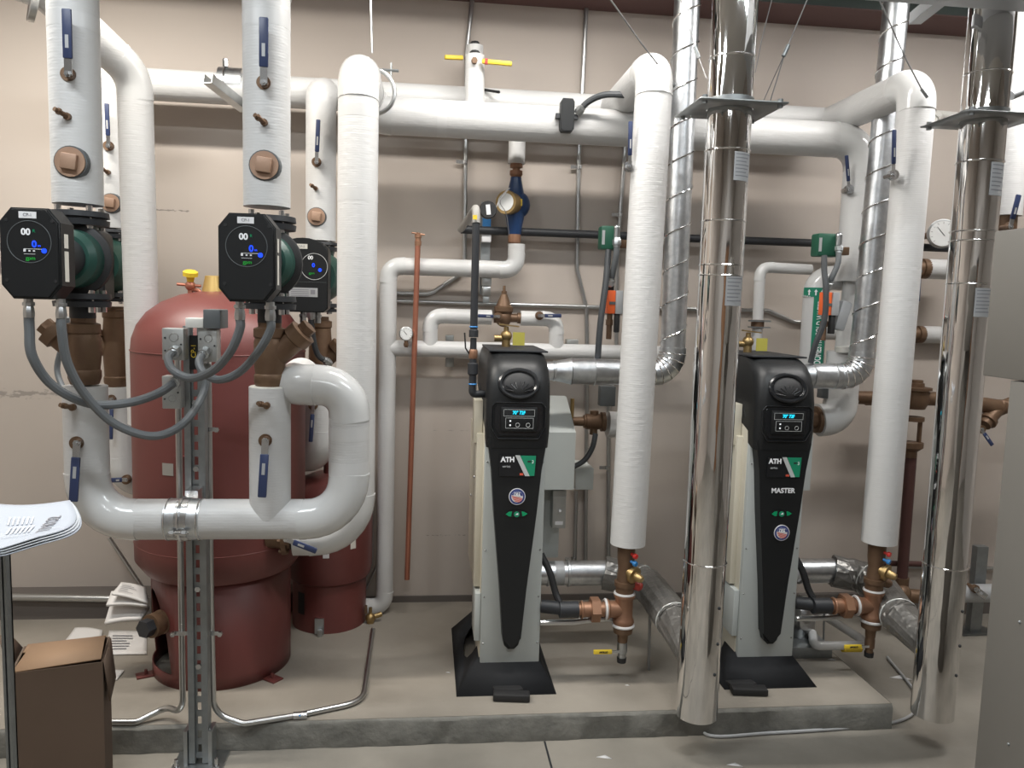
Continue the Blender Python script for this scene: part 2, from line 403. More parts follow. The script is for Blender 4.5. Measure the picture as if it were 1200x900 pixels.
test_port('brass test port on the lower left pipe under the grey cables', 86, 477, ly)
test_port('brass test port at the top of the short stub above the header pipe', 313, 475, ly)
# header clamp
t = thing('pipe_clamp', 'shiny galvanised clamp holding the white header to the strut stand', 'clamp', at(217, 632, F2))
cx0, cx1 = at(197, 608, F2).x, at(238, 608, F2).x
MB().cyl((cx0, F2, hz), (cx1, F2, hz), DF/2+.002, n=36).build('saddle', 'galv_duct', t)
mx = (cx0+cx1)/2
for dx in (-.5, .5):
    MB().torus((mx+dx*(cx1-cx0)*.9, F2, hz), X, DF/2+.002, .0025, 36, 6).build('rib', 'zinc', t)
MB().torus((mx-.006, F2, hz), X, DF/2+.006, .004, 36, 6).cyl((mx-.018, F2, hz), (mx+.018, F2, hz), DF/2+.0045, n=36).build('strap', 'zinc', t)
MB().cyl((mx-.03, F2-DF/2-.014, hz-.022), (mx+.03, F2-DF/2-.014, hz-.022), .005, n=10).hexa((mx+.012, F2-DF/2-.014, hz-.022), (mx+.024, F2-DF/2-.014, hz-.022), .01).hexa((mx-.024, F2-DF/2-.014, hz-.022), (mx-.012, F2-DF/2-.014, hz-.022), .01).build('bolt', 'zinc', t)
MB().b2((mx-.02, F2+DF/2, hz-.02), (mx+.02, 2.63, hz+.075)).build('bracket', 'zinc', t)
# ---- pumps
def pump(pipe_x, pipe_y, zc, s, label, group=None):
    t = thing('circulator_pump', label, 'pump', (pipe_x, pipe_y, zc-.2*s), group)
    x, y = pipe_x, pipe_y
    def P(dx, dy, dz): return V((x+dx*s, y+dy*s, zc+dz*s))
    for sg, nm in ((1, 'top_flange'), (-1, 'bottom_flange')):
        f = MB(); f.lathe(P(0, 0, sg*.10), Z*sg, [(0, .078*s), (.016*s, .08*s), (.018*s, .07*s), (.022*s, .07*s), (.024*s, .08*s), (.04*s, .078*s)]).build(nm, 'black_iron', t)
        b = MB()
        for k in range(4):
            a = pi/4+k*pi/2; q = P(.062*cos(a), .062*sin(a), sg*.09); MB().hexa(q, q+Z*(sg*.066*s), .009*s).build('flange_bolt', 'zinc', t)
    MB().lathe(P(0, 0, -.10), Z, [(0, .045*s), (.03*s, .042*s), (.05*s, .06*s), (.1*s, .075*s), (.15*s, .06*s), (.17*s, .042*s), (.2*s, .045*s)]).lathe(P(0, .05, 0), -Yv, [(0, .05*s), (.02*s, .072*s), (.08*s, .076*s)]).build('volute', 'green_pump', t)
    MB().lathe(P(0, -.025, 0), -Yv, [(0, .101*s), (.004*s, .105*s), (.022*s, .105*s), (.026*s, .099*s)], 40).build('motor_ring', 'rubber', t)
    MB().lathe(P(0, -.05, 0), -Yv, [(0, .086*s), (.045*s, .083*s), (.062*s, .068*s)], 40).build('motor_housing', 'green_pump', t)
    MB().lathe(P(0, -.10, 0), -Yv, [(0, .058*s), (.06*s, .056*s), (.12*s, .056*s)], 32).build('motor_neck', 'black_iron', t)
    b = MB()
    for k in range(4):
        a = pi/4+k*pi/2; q = P(.066*cos(a), -.085, .066*sin(a)); MB().hexa(q, q-Yv*.02*s, .006*s).build('housing_screw', 'zinc', t)
    # octagonal control box
    w, h, c = .075*s, .118*s, .036*s
    oc = [(-w+c*.8, h), (w-c*.8, h), (w, h-c), (w, -h+c), (w-c*.8, -h), (-w+c*.8, -h), (-w, -h+c), (-w, h-c)]
    MB().prism(oc, P(0, -.22, 0), X, Z, -Yv, .085*s, .004*s).build('control_box', 'black', t)
    bx = LAST[0]
    MB().prism([(a*.93, b_*.95) for a, b_ in oc], P(0, -.305, 0), X, Z, -Yv, .004*s, .001).build('cover_plate', 'black', bx)
    MB().torus(P(.0, -.3095, .03), Yv, .054*s, .0011*s, 40, 6).build('dial_ring', 'grey_box', bx)
    for (sx_, sz) in ((-.055, .085), (.058, .085), (-.058, -.07), (.062, -.07)):
        MB().cyl(P(sx_, -.3085, sz), P(sx_, -.3105, sz), .0045*s, n=12).build('screw', 'rubber', bx)
    MB().box(P(-.002, -.3095, .099), (.043*s, .0012, .017*s)).build('label_plate', 'white_label', bx)
    text('label_text', 'CP-1', .011*s, P(-.002, -.3104, .099), 'grey_ink', bx)
    text('logo_text', '00', .023*s, P(-.008, -.3095, .055), 'white_ink', bx, bold=.0008)
    text('logo_text', 'R', .011*s, P(.012, -.3095, .058), 'green_bright', bx)
    text('display_digit', '0', .024*s, P(.012, -.3095, .024), 'led_blue', bx, bold=.0005)
    text('display_digit', 'm', .010*s, P(.024, -.3095, .021), 'led_blue', bx)
    MB().cyl(P(.036, -.3092, .008), P(.036, -.3102, .008), .0065*s).build('display_button', 'led_blue', bx)
    mk = MB().box(P(.008, -.3095, .012), (.044*s, .0006, .0012*s)).box(P(-.012, -.3095, .008), (.006*s, .0006, .007*s)).box(P(0, -.3095, .007), (.005*s, .0006, .004*s)).box(P(.011, -.3095, .007), (.005*s, .0006, .004*s)).box(P(.0, -.3095, -.001), (.028*s, .0006, .001*s)).build('display_marks', 'white_label', bx)
    text('display_text', 'gpm', .014*s, P(.002, -.3095, -.012), 'led_green', bx)
    # side labels
    for z0, z1 in ((-.07, .01), (.018, .055)):
        MB().b2(P(w/s+.0005, -.285, z0), P(w/s+.0012, -.262, z1)).build('side_label', 'label_cream', bx)
    for dx in (-.03, .052):
        MB().lathe(P(dx, -.26, -.116), -Z, [(0, .012*s), (.01*s, .012*s), (.011*s, .016*s), (.02*s, .016*s), (.021*s, .012*s), (.03*s, .014*s), (.04*s, .015*s), (.052*s, .014*s)], 8).build('cable_gland', 'galv', t)
    return t
pz = 1.695
pm1 = pump(xa, F2, pz, 1.0, 'black and green pump with octagonal control box, leftmost at the front', None)
pm2 = dup(pm1, (xb-xa, 0, .008), 'black octagonal pump in front of the tank, right of the strut stand')
# back row pumps (smaller)
B2 = 3.5
px4 = at(376, 250, B2).x; px3 = at(129, 250, B2).x+.01
def pump_s(x, y, zc, label):
    s = .98
    t = thing('circulator_pump', label, 'pump', (x, y, zc-.2*s))
    def P(dx, dy, dz): return V((x+dx*s, y+dy*s, zc+dz*s))
    for sg, nm in ((1, 'top_flange'), (-1, 'bottom_flange')):
        MB().lathe(P(0, 0, sg*.115), Z*sg, [(0, .07), (.016, .072), (.018, .06), (.022, .06), (.024, .072), (.036, .07)]).build(nm, 'black_iron', t)
        b = MB()
        for k in range(4):
            a = pi/4+k*pi/2; q = P(.055*cos(a), .055*sin(a), sg*.105); MB().hexa(q, q+Z*(sg*.055), .008).build('flange_bolt', 'zinc', t)
    MB().lathe(P(0, 0, -.115), Z, [(0, .04), (.05, .045), (.08, .075), (.115, .09), (.15, .075), (.18, .05), (.23, .06)]).lathe(P(0, .04, 0), -Yv, [(0, .07), (.02, .1), (.08, .108), (.15, .1), (.2, .08)]).build('volute', 'green_pump', t)
    w = .098; pts = [(-w, -.13), (-w+.02, -.148), (w-.02, -.148), (w, -.13), (w, .095)]
    pts += [(w*cos(RD(a))*1.0, .095+.052*sin(RD(a))) for a in (18, 38, 58, 75, 90, 105, 122, 142, 162)] + [(-w, .095)]
    MB().prism(pts, P(-.035, -.17, 0), X, Z, -Yv, .1, .004).build('control_box', 'black', t); bx = LAST[0]
    MB().prism([(a*.985, b_*.985+.0) for a, b_ in pts], P(-.035, -.2, 0), X, Z, -Yv, .004).build('trim_strip', 'silver_stripe', bx)
    yq = -.17-.1/s-.001
    MB().box(P(-.04, yq, .115), (.045, .0012, .019)).build('label_plate', 'label_cream', bx)
    text('label_text', 'CP-2', .012, P(-.04, yq-.001, .115), 'grey_ink', bx)
    MB().torus(P(.01, yq, .035), Yv, .052, .0012, 40, 6).build('dial_ring', 'silver_stripe', bx)
    text('logo_text', '00', .02, P(-.005, yq, .07), 'white_ink', bx, bold=.0006)
    text('display_digit', '0', .022, P(.007, yq, .04), 'led_blue', bx, bold=.0006)
    MB().cyl(P(.033, yq, .022), P(.033, yq-.001, .022), .007).build('display_button', 'led_blue', bx)
    text('display_text', 'gpm', .013, P(.0, yq, .008), 'led_green', bx)
    MB().box(P(-.035, yq, -.028), (.185, .0008, .0012)).build('panel_line', 'grey_box', bx)
    lp = MB().box(P(-.033, yq, -.07), (.112, .0012, .036)).build('data_plate', 'sticker', bx)
    k = MB()
    for r in range(4): k.box(P(-.047, yq-.001, -.06-r*.008), (.07, .0006, .0028))
    k.box(P(.005, yq-.001, -.068), (.018, .0006, .018)).build('data_print', 'grey_ink', bx)
    for dx in (-.045, .015): MB().lathe(P(dx, -.2, -.15), -Z, [(0, .012), (.01, .012), (.011, .016), (.022, .016), (.024, .013), (.045, .013)], 8).build('cable_gland', 'galv', t)
    return t
z4 = at(358, 322, 3.2).z
pm4 = pump_s(px4, B2, z4, 'black round-topped pump at the back, between front pump and tall white riser')
pm3 = dup(pm4, (px3-px4, 0, .02), 'black back-row pump mostly hidden behind the leftmost front pump')
# strainers
def strainer(label, x, y, z0, z1, r, side, s=1):
    t = thing('brass_strainer', label, 'strainer', (x, y, z0))
    H = z1-z0
    MB().lathe((x, y, z0), Z, [(0, r*.92), (.02, r*1.08), (.04, r*1.08), (.045, r), (H*.45, r*1.12), (H*.7, r*1.08), (H-.05, r), (H-.045, r*1.1), (H-.02, r*1.1), (H-.015, r*.8), (H, r*.8)]).build('body', 'bronze', t)
    c = V((x, y, z0+H*.38)); d = V((side*.72, -.1, .69)).normalized(); e = c+d*(.135*s)
    MB().lathe(c, d, [(0, r*.75), (.09*s, r*.8), (.095*s, r*1.0), (.125*s, r*1.0), (.128*s, r*.6), (.132*s, r*.6)]).build('branch', 'bronze', t)
    MB().hexa(e-d*.004, e+d*.014*s, r*.62).build('branch_cap', 'bronze', t)
    return t
zs1, zs0 = at(98, 372, F2).z, at(100, 450, F2).z
strainer('bronze wye strainer with branch to the left, below the leftmost front pump', HX0, F2, zs0, zs1, .043, -1)
strainer('bronze wye strainer with branch to the right, below the right front pump', HX2, F2, zs0-.002, zs1, .044, 1, 1.15)
MB_ = MB().lathe((xa, F2, zs1-.002), Z, [(0, .036), (.035, .036)])
tag(MB_.build('pipe_nipple', 'black_iron'), 'short black nipple between leftmost front pump and its strainer', 'pipe fitting')
tag(MB().lathe((xb, F2, zs1-.002), Z, [(0, .036), (.043, .036)]).build('pipe_nipple', 'black_iron'), 'short black nipple between right front pump and its strainer', 'pipe fitting')
z4b = z4-.15
strainer('dark bronze wye strainer below the back pump beside the tall riser', px4, B2, z4b-.36, z4b-.02, .045, 1)
strainer('dark bronze wye strainer below the back pump at the left', px3, B2, z4b-.34, z4b, .045, -1)
# back row pipes
DB = .132
HB = 3.63
zh = lambda px, py, Y: at(px, py, Y).z
hbz = at(300, 106, HB).z
pipe('insulated_pipe', 'white insulated pipe with blue lever dropping to the back pump beside the riser', [(px4, B2, z4+.155), (px4, B2, hbz-.03), (px4, HB-.02, hbz+.0)], DB-.005, .06, covers=False)
pipe('insulated_pipe', 'white insulated pipe behind the leftmost front pipe, dropping to back pump', [(px3, B2, z4+.175), (px3, B2, at(128, 95, B2).z)], DB-.005)
xx0 = at(168, 97, HB).x; xx1 = at(905, 130, HB).x
pipe('insulated_pipe', 'upper white insulated header running along the wall, behind the other header', [(xx0-.2, HB, hbz), (xx1+.32, HB, hbz)], DB)
by = B2-.064
lever('small blue lever on the back pipe behind the leftmost fat pipe', 127, 171, by, 125, 121, w=.018)
lever('small blue lever on the back pipe beside the tall riser', 371, 190, by, 373, 140, w=.018)
test_port('small brass port on the back pipe behind the leftmost fat pipe', 127, 202, by, .9)
test_port('small brass port on the back pipe beside the tall riser', 370, 221, by, .9)
plug('bronze plug in the back pipe behind the leftmost fat pipe', 130, 238, by, .036)
plug('bronze plug in the back pipe beside the tall riser', 371, 254, by, .036)
# lower end of the back run: white valve leg behind the loop
xq = at(366, 500, B2).x
pipe('insulated_pipe', 'white insulated leg behind the header loop with a hanging blue lever', [(px4, B2, z4b-.355), (px4, B2, at(360, 534, B2).z), (px4-.16, B2+.18, at(350, 541, B2).z)], DB+.015, .11)
lever('blue lever hanging inside the white header loop', 367, 475, by-.03, 364, 518, w=.018)
zl = z4b-.34
pipe('insulated_pipe', 'white insulated leg behind the lower left pipe, down to an elbow', [(px3+.02, B2, zl), (px3+.02, B2, at(140, 565, B2).z), (px3+.25, B2+.17, at(140, 565, B2).z-.02)], DB, .10)
lever('dark lever behind the lower left pipe at cable height', 131, 468, by, 130, 515, w=.016)
lever('dark lever lying flat under the back pipe elbow at the left', 148, 562, by, 128, 563, w=.02)
# tall riser
RY = 3.02
rz = at(419, 82, RY).z
rx = at(418.6, 300, RY).x
rb = at(412, 628, RY).z
pipe('insulated_riser', 'tall thick white insulated riser standing right of the two tanks', [(rx, 3.42, rz), (rx, RY, rz), (rx, RY, rb), (at(345, 634, RY).x, RY, rb+.0)], .148, [.085, .15],
     seams=[((rx, RY, 2.28), Z), ((rx, RY, 1.98), Z)])
t = thing('pipe_flange', 'dark bolted flange joining the riser elbow to the big red tank', 'flange', at(330, 640, RY))
q = at(332, 636, RY); q.z = rb
MB().lathe(q+X*.03, -X, [(0, .05), (.01, .052), (.012, .07), (.03, .072), (.032, .05), (.06, .045), (.09, .045)]).build('flange_ring', 'bronze', t)
b = MB()
for k in range(6):
    a = k*pi/3; MB().hexa(q+V((.026, .058*cos(a), .058*sin(a))), q+V((-.012, .058*cos(a), .058*sin(a))), .008).build('bolt', 'bronze', t)
lever('blue lever slanting across the bottom elbow of the riser', 335, 632, RY-.076, 371, 646, w=.022, stem=.02)
# clamp ring + threaded rod on riser top
t = thing('pipe_hanger', 'steel clevis ring and rod beside the top of the tall riser', 'hanger', at(455, 135, 3.3))
c = V((rx+.02, 3.27, rz)); MB().torus(c+V((.012, 0, -.01)), Yv, .088, .0085, 36, 8).build('ring', 'conduit', t)
MB().cyl(c+V((.085, 0, .03)), c+V((.085, 0, .105)), .004, n=8).hexa(c+V((.05, 0, .075)), c+V((.115, 0, .075)), .006).build('bolt', 'strut_steel', t)
o = MB().cyl(at(436, 62, 3.1), at(433, -60, 3.1), .004, n=8).build('threaded_rod', 'zinc'); tag(o, 'thin hanger rod rising from the top of the tall riser', 'rod')
# lower header (front one)
LH = 3.42; lz = at(600, 143.5, LH).z
lx1 = at(1012, 160, LH).x
dL = .152
pipe('insulated_header', 'long thick white header from the tall riser to the right-hand drop', [(rx, LH-.10, rz), (rx, LH, rz), (rx+.05, LH, lz), (lx1, LH, lz), (lx1, LH, at(1000, 330, LH).z)], dL, [.06, .06, .12], seams=[((.05, LH, lz), X)])
pipe('insulated_pipe', 'slimmer white pipe under the right-hand drop', [(lx1, LH, at(1000, 330, LH).z), (lx1-.02, LH, at(998, 412, LH).z)], .085)
pipe('insulated_pipe', 'white elbow below the right boiler vent, turning to the boiler', [(lx1-.02, LH, at(998, 412, LH).z), (lx1-.02, LH, at(985, 492, LH).z), (at(964, 497, LH).x, LH, at(985, 492, LH).z)], .15, .12, seams=[])
q = V((at(964, 497, LH).x, LH, at(985, 492, LH).z)); tag(MB().lathe(q+X*.02, -X, [(0, .05), (.03, .05), (.032, .062), (.06, .062), (.062, .04), (.10, .04)]).build('bronze_nipple', 'bronze'), 'bronze collar between the right boiler and the white elbow', 'pipe fitting')
lever('thin dark blue lever on the right-hand drop', 995, 222, LH-.045, 992, 182, w=.016, stem=.02, collar='zinc')
# clamp / strut bracket at upper left header
t = thing('strut_bracket', 'galvanised strut arm and clamp holding the upper header at the left', 'bracket', at(270, 110, 3.5))
c = at(272, 99, HB); MB().cyl(c-X*.05, c+X*.05, DB/2+.003, n=30).build('clamp_band', 'galv_duct', t)
MB().torus(c-X*.02, X, DB/2+.004, .004, 30, 6).hexa(c+V((-.02, -.03, DB/2)), c+V((-.02, -.03, DB/2+.03)), .012).build('clamp_bolt', 'zinc', t)
a0 = at(243, 97, 3.35); a1 = at(286, 131, 3.58); d = (a1-a0); dn = d.normalized(); sd = dn.cross(Z).normalized(); up = sd.cross(dn)
R = Matrix((sd, dn, up)).transposed(); mid = (a0+a1)/2
MB().box(mid, (.041, d.length, .003), R).box(mid+sd*.019+up*.018, (.003, d.length, .038), R).box(mid-sd*.019+up*.018, (.003, d.length, .038), R).build('arm', 'galv', t)
# elbowed pipe at upper left
ey = 3.16
pipe('insulated_pipe', 'thick white insulated pipe elbowing away at upper left, running down behind the pump', [(at(161, 600, ey).x, ey+.1, at(161, 500, ey).z), (at(158, 103, ey).x, ey, at(158, 88, ey).z), (at(52, -12, 2.9).x, 2.9, at(52, -12, 2.9).z), at(-90, -60, 2.8)], .125, [.12, .08])
q0, q1 = at(44, 2, 2.86), at(36, -1, 2.85)
tag(MB().cyl(q0, q1, .07, n=32).build('pipe_band', 'conduit'), 'grey metal band round the elbowed pipe at top left corner', 'band')
# ------------------------------------------------------------------ tanks
tc = V((-.812, 3.225, .1))
TR = .326
t = thing('expansion_tank', 'big dark red expansion tank behind the strut stand', 'tank', tc)
ztop = 1.60
prof = [(.52-.1, .10), (.40, .2), (.42, .29), (.47, .325), (.53, TR), (1.28, TR), (1.33, TR*.985), (1.38, TR*.93), (1.43, TR*.82), (1.47, TR*.66), (1.5, TR*.45), (1.515, TR*.22), (1.52, .01)]
MB().lathe(tc, Z, prof, 64).build('shell', 'tank_red', t)
MB().torus(tc+Z*1.285, Z, TR+.0005, .0022, 64, 6).torus(tc+Z*.54, Z, TR-.002, .003, 64, 6).build('weld_seam', 'tank_red', t)
# skirt with a notch at front-left
mb = MB(); n = 72; ri = []
SR = .268
for i in range(n+1):
    a = 2*pi*i/n; aa = (math.degrees(a)) % 360
    # notch centred at 205 deg (towards -X,-Y)
    dlt = abs((aa-211+180) % 360-180); hN = .40*sqrt(max(0, 1-(dlt/27)**2)) if dlt < 27 else 0
    z0 = .1+(.06+hN*.75 if hN > 0 else 0)
    ri.append((a, z0))
segs = []
for a, z0 in ri:
    segs.append([mb.b.verts.new((tc.x+SR*cos(a), tc.y+SR*sin(a), .1)), mb.b.verts.new((tc.x+SR*cos(a), tc.y+SR*sin(a), .15)), mb.b.verts.new((tc.x+SR*cos(a), tc.y+SR*sin(a), max(z0, .1502))), mb.b.verts.new((tc.x+SR*cos(a), tc.y+SR*sin(a), .56))])
for (s0, s1), (r0, r1) in zip(zip(segs, segs[1:]), zip(ri, ri[1:])):
    mb.b.faces.new((s0[0], s1[0], s1[1], s0[1]))
    if r0[1] <= .1 and r1[1] <= .1: mb.b.faces.new((s0[1], s1[1], s1[2], s0[2]))
    mb.b.faces.new((s0[2], s1[2], s1[3], s0[3]))
sk = mb.build('skirt', 'tank_red', t); md = sk.modifiers.new('thick', 'SOLIDIFY'); md.thickness = .006
for ang in (205, 322):
    a = RD(ang); q = V((tc.x+(SR+.025)*cos(a), tc.y+(SR+.025)*sin(a), .103)); f = MB().box(q+Z*.0, (.07, .05, .006), Matrix.Rotation(a, 3, 'Z')).cyl(q, q+Z*.022, .006, n=8).build('foot', 'tank_red', t)
nz = at(205, 722, 3.08); nze = at(160, 741, 2.92); dn = (nze-nz).normalized()
MB().lathe(nz-dn*.03, dn, [(0, .042), (.07, .042), (.072, .047), (.1, .047), (.102, .041), (.115, .041), (.117, .045), (.15, .045)]).build('nozzle', 'bronze', t)
MB().hexa(nz+dn*.115, nz+dn*.155, .034).build('nozzle_plug', 'black_iron', t)
def patch(tcn, r, a0, a1, z0, z1, name, mt, par, n=8):
    mb = MB(); A = []
    for i in range(n+1):
        a = RD(a0+(a1-a0)*i/n); A.append([mb.b.verts.new((tcn.x+r*cos(a), tcn.y+r*sin(a), z)) for z in (z0, z1)])
    for p, q in zip(A, A[1:]): mb.b.faces.new((p[0], q[0], q[1], p[1]))
    return mb.build(name, mt, par)
patch(tc, TR+.0015, 206, 214, .665, .735, 'warning_label', 'yellow', t)
patch(tc, SR+.0045, 181, 187, .22, .42, 'warning_label', 'yellow_olive', t)
patch(tc, TR+.0015, 246, 254, .945, .99, 'data_plate', 'flex_tan', t)
MB().b2((tc.x-.08, tc.y-TR-.006, 1.015), (tc.x-.0, tc.y-TR+.01, 1.022)).build('plate_bracket', 'tank_red', t)
# relief valve with yellow cap
q = at(214, 342, 3.1); q.z = 1.55
q.y = 3.2
t = thing('relief_valve', 'small red and yellow valve standing on the dome of the big tank', 'valve', q)
MB().cyl(q, q+Z*.05, .016).build('base', 'red_paint', t)
MB().cyl(q+Z*.05, q+Z*.09, .01).ball(q+Z*.085, .02).cyl(q+V((-.05, 0, .09)), q+V((.04, 0, .085)), .006, n=8).build('body', 'copper', t)
MB().sweep(spline([q+V((.01, 0, .07)), q+V((.035, -.01, .065)), q+V((.05, -.01, .03)), q+V((.055, -.01, 0))]), .008, 10).build('outlet_tube', 'copper', t)
MB().lathe(q+Z*.1, V((.1, -.25, 1)), [(0, .012), (.02, .016), (.024, .028), (.04, .028), (.045, .02)]).build('cap', 'yellow', t)
q = at(250, 336, 3.2); q.z = 1.585
t = thing('lifting_cone', 'gold cone-shaped cap on top of the big tank', 'cap', q)
MB().lathe(q, Z, [(0, .055), (.01, .055), (.012, .046), (.09, .03), (.092, .02)], 24).build('cone', 'gold', t)
MB().cyl(q-Z*.008, q+Z*.004, .062).build('base_ring', 'red_paint', t)
# small tank
sc = V((-.43, 3.63, .1))
t = thing('expansion_tank', 'small dark red tank tucked behind the big one, under the riser elbow', 'tank', sc)
MB().lathe(sc, Z, [(.19, .1), (.2, .15), (.23, .185), (.27, .195), (.56, .195), (.62, .185), (.67, .15), (.70, .08), (.705, .01)], 48).build('shell', 'tank_red', t)
MB().lathe(sc, Z, [(0, .168), (.22, .168)], 48).build('skirt', 'tank_red', t)
MB().cyl(sc+Z*.7, sc+Z*.76, .03).build('top_nozzle', 'tank_red', t)
a = RD(262); MB().box(sc+V((.172*cos(a), .172*sin(a), .04)), (.04, .012, .07)).hexa(sc+V((-.02, -.19, .0)), sc+V((-.02, -.19, .03)), .012).build('foot_bracket', 'galv', t)
patch(sc, .1965, 268, 276, .46, .50, 'label', 'white_label', t)
patch(sc, .1965, 304, 312, .49, .62, 'label', 'label_cream', t)
a = RD(230); patch(sc, .1695, 222, 236, .18, .28, 'access_hole', 'rubber', t)
# ------------------------------------------------------------------ strut stand
SX0, SX1 = at(220.5, 600, 2.66).x, at(244, 600, 2.66).x
sy = 2.65; sm = (SX0+SX1)/2
t = thing('strut_stand', 'slotted galvanised strut post carrying the junction boxes and header', 'stand', (sm, sy, 0))
st = 1.50
MB().b2((SX0, sy-.02, .01), (SX0+.020, sy+.02, st)).b2((SX1-.020, sy-.02, .01), (SX1, sy+.02, st)).build('rail', 'strut_steel', t)
mb = MB(); z = .02
while z < st-.03: mb.b2((SX0+.018, sy-.004, z), (SX1-.018, sy-.001, z+.022)); z += .05
mb.b2((SX0+.019, sy-.003, .02), (SX0+.026, sy, st)).b2((SX1-.026, sy-.003, .02), (SX1-.019, sy, st)).build('slotted_web', 'strut_steel', t)
MB().b2((sm-.085, sy-.075, .0), (sm+.085, sy+.06, .008)).build('base_plate', 'galv', t)
MB().b2((SX0-.014, sy-.03, .008), (SX0-.002, sy+.03, .13)).build('post_bracket', 'galv', t); MB().b2((SX1+.002, sy-.03, .008), (SX1+.014, sy+.03, .13)).build('post_bracket', 'galv', t)
for dx in (-.065, .065): MB().cyl((sm+dx, sy-.05, .0), (sm+dx, sy-.05, .045), .006, n=10).hexa((sm+dx, sy-.05, .008), (sm+dx, sy-.05, .02), .012).build('anchor_bolt', 'zinc', t)
mb = MB()
for zz in (.35, .62, .8, 1.03, 1.25): MB().hexa((sm, sy-.004, zz), (sm, sy-.012, zz), .01).build('bolt', 'zinc', t)
MB().b2((sm-.012, sy-.024, 1.36), (sm+.014, sy-.021, 1.47)).build('rail_sticker', 'black', t); ss = LAST[0]
text('rail_mark', 'CP-1', .022, (sm+.002, sy-.0245, 1.42), 'yellow', ss, rot=Matrix.Rotation(pi/2, 3, 'X') @ Matrix.Rotation(pi/2, 3, 'Z'))
def conduit(label, pts, r=.0105, rad=.09, mt='conduit', clamps=(), name='metal_conduit', grp=None, n=14):
    P, _ = arc_pts(pts, rad); t = thing(name, label, 'conduit', min(P, key=lambda p: p.z), grp)
    MB().sweep(P, r, n).build('tube', mt, t)
    for c in clamps:
        q = at(*c[:3]); MB().box(q-V((.02, 0, 0)), (.045, .004, .016)).cyl(q-Z*.008, q+Z*.008, r+.002, n=14).build('strap', 'zinc', t)
    return t
cy = 2.69
def g(px, py, z=ZP+.012): return atz(px, py, z)
cxl, cxr = at(211, 600, cy).x, at(246, 600, cy).x
conduit('galvanised conduit left of the strut post, bending flat on the pad behind the box', [(cxl, cy, 1.40), (cxl, cy, .55), (cxl, cy+.0, .16), g(195, 838)+V((0, 0, .03)), g(160, 846), g(100, 846)], rad=[.05, .1, .05, .04])
conduit('galvanised conduit right of the strut post, sweeping over the pad to the wall', [(cxr, cy, 1.42), (cxr, cy, .55), (cxr+.002, cy+.01, .15), g(285, 848), g(350, 838), g(425, 822), g(437, 738)], rad=[.05, .13, .06, .06, .1])
for (px, py, nm) in ((212, 742, 'lower left of the strut post'), (250, 742, 'lower right of the strut post'), (246, 503, 'upper right of the strut post')):
    q = at(px, py, cy-.012); t = thing('conduit_strap', 'shiny strap holding the conduit at the '+nm, 'strap', q)
    MB().box(q, (.055, .006, .014)).build('band', 'zinc', t); MB().hexa(q+V((.024 if px > 230 else -.024, -.004, 0)), q+V((.024 if px > 230 else -.024, -.014, 0)), .009).build('screw', 'zinc', t)
def coupling(label, px, py, z):
    a, b = atz(px-8, py+1, z), atz(px+8, py, z); t = thing('conduit_coupling', label, 'coupling', a); MB().cyl(a, b, .0135, n=16).build('sleeve', 'zinc', t); MB().cyl((a+b)/2, (a+b)/2+V((0, -.015, .008)), .003, n=8).build('set_screw', 'blue_cap', t)
coupling('coupling on the curved floor conduit', 352, 838, ZP+.012)
# junction boxes
def jbox(label, px0, px1, py0, py1, Y, mt='jbox', ko=True, dep=.05, name='junction_box', cat='electrical box'):
    a = at(px0, py1, Y); b = at(px1, py0, Y); t = thing(name, label, cat, V(((a.x+b.x)/2, Y+dep/2, a.z)))
    bx = MB().b2((a.x, Y, a.z), (b.x, Y+dep, b.z), .003).build('box', mt, t)
    if ko:
        w = b.x-a.x; h = b.z-a.z
        for fx, fz in ((.55, .72), (.55, .32)): MB().torus((a.x+w*fx, Y-.0002, a.z+h*fz), Yv, w*.2, .0012, 24, 6).build('knockout', 'conduit', t)
        for fx, fz in ((.15, .3), (.15, .7), (.88, .5)): MB().cyl((a.x+w*fx, Y+.001, a.z+h*fz), (a.x+w*fx, Y-.002, a.z+h*fz), .003, n=8).build('screw', 'black_iron', t)
    return t
jy = 2.56
jbox('upper left metal junction box on the strut post', 190, 215, 385, 422, jy)
jbox('upper right metal junction box on the strut post, beside the sticker', 232, 254, 386, 424, jy)
jbox('lower metal junction box at the left of the strut post', 190, 211, 441, 479, jy)
jbox('white plastic block on top of the strut post', 217, 238, 373, 384, jy-.01, 'plastic_white', False, .05, 'terminal_block')
jbox('dark grey relay box on top of the strut post', 238, 258, 363, 385, jy-.02, 'grey_box', False, .10, 'relay_box')
# ---- flexible grey cables from the pumps
def flex(label, pts, r=.0115, mt='flex', name='flexible_conduit', ends=True, n=10, cat='cable'):
    P = spline([at(*p) if isinstance(p, tuple) else p for p in pts]); t = thing(name, label, cat, min(P, key=lambda p: p.z))
    MB().sweep(P, r, n).build('tube', mt, t)
    if ends:
        for a, b in (((P[0], P[1]), (P[-1], P[-2])) if ends is True else ((P[-1], P[-2]),)):
            d = (b-a).normalized(); MB().lathe(a-d*.012, d, [(0, r*1.1), (.012, r*1.5), (.03, r*1.5), (.032, r*1.15), (.04, r*1.15)], 8).build('connector', 'galv', t)
    return t
gy = F2-.26
flex('thick grey cable looping from the left side of the leftmost pump to the lower box', [V((xa-.03, gy, pz-.162)), V((xa-.03, gy, pz-.20)), (38, 418, gy), (62, 452, gy+.04), (105, 473, 2.33), (150, 472, 2.36), (185, 461, 2.42), (206, 447, 2.53)], .013, ends='end')
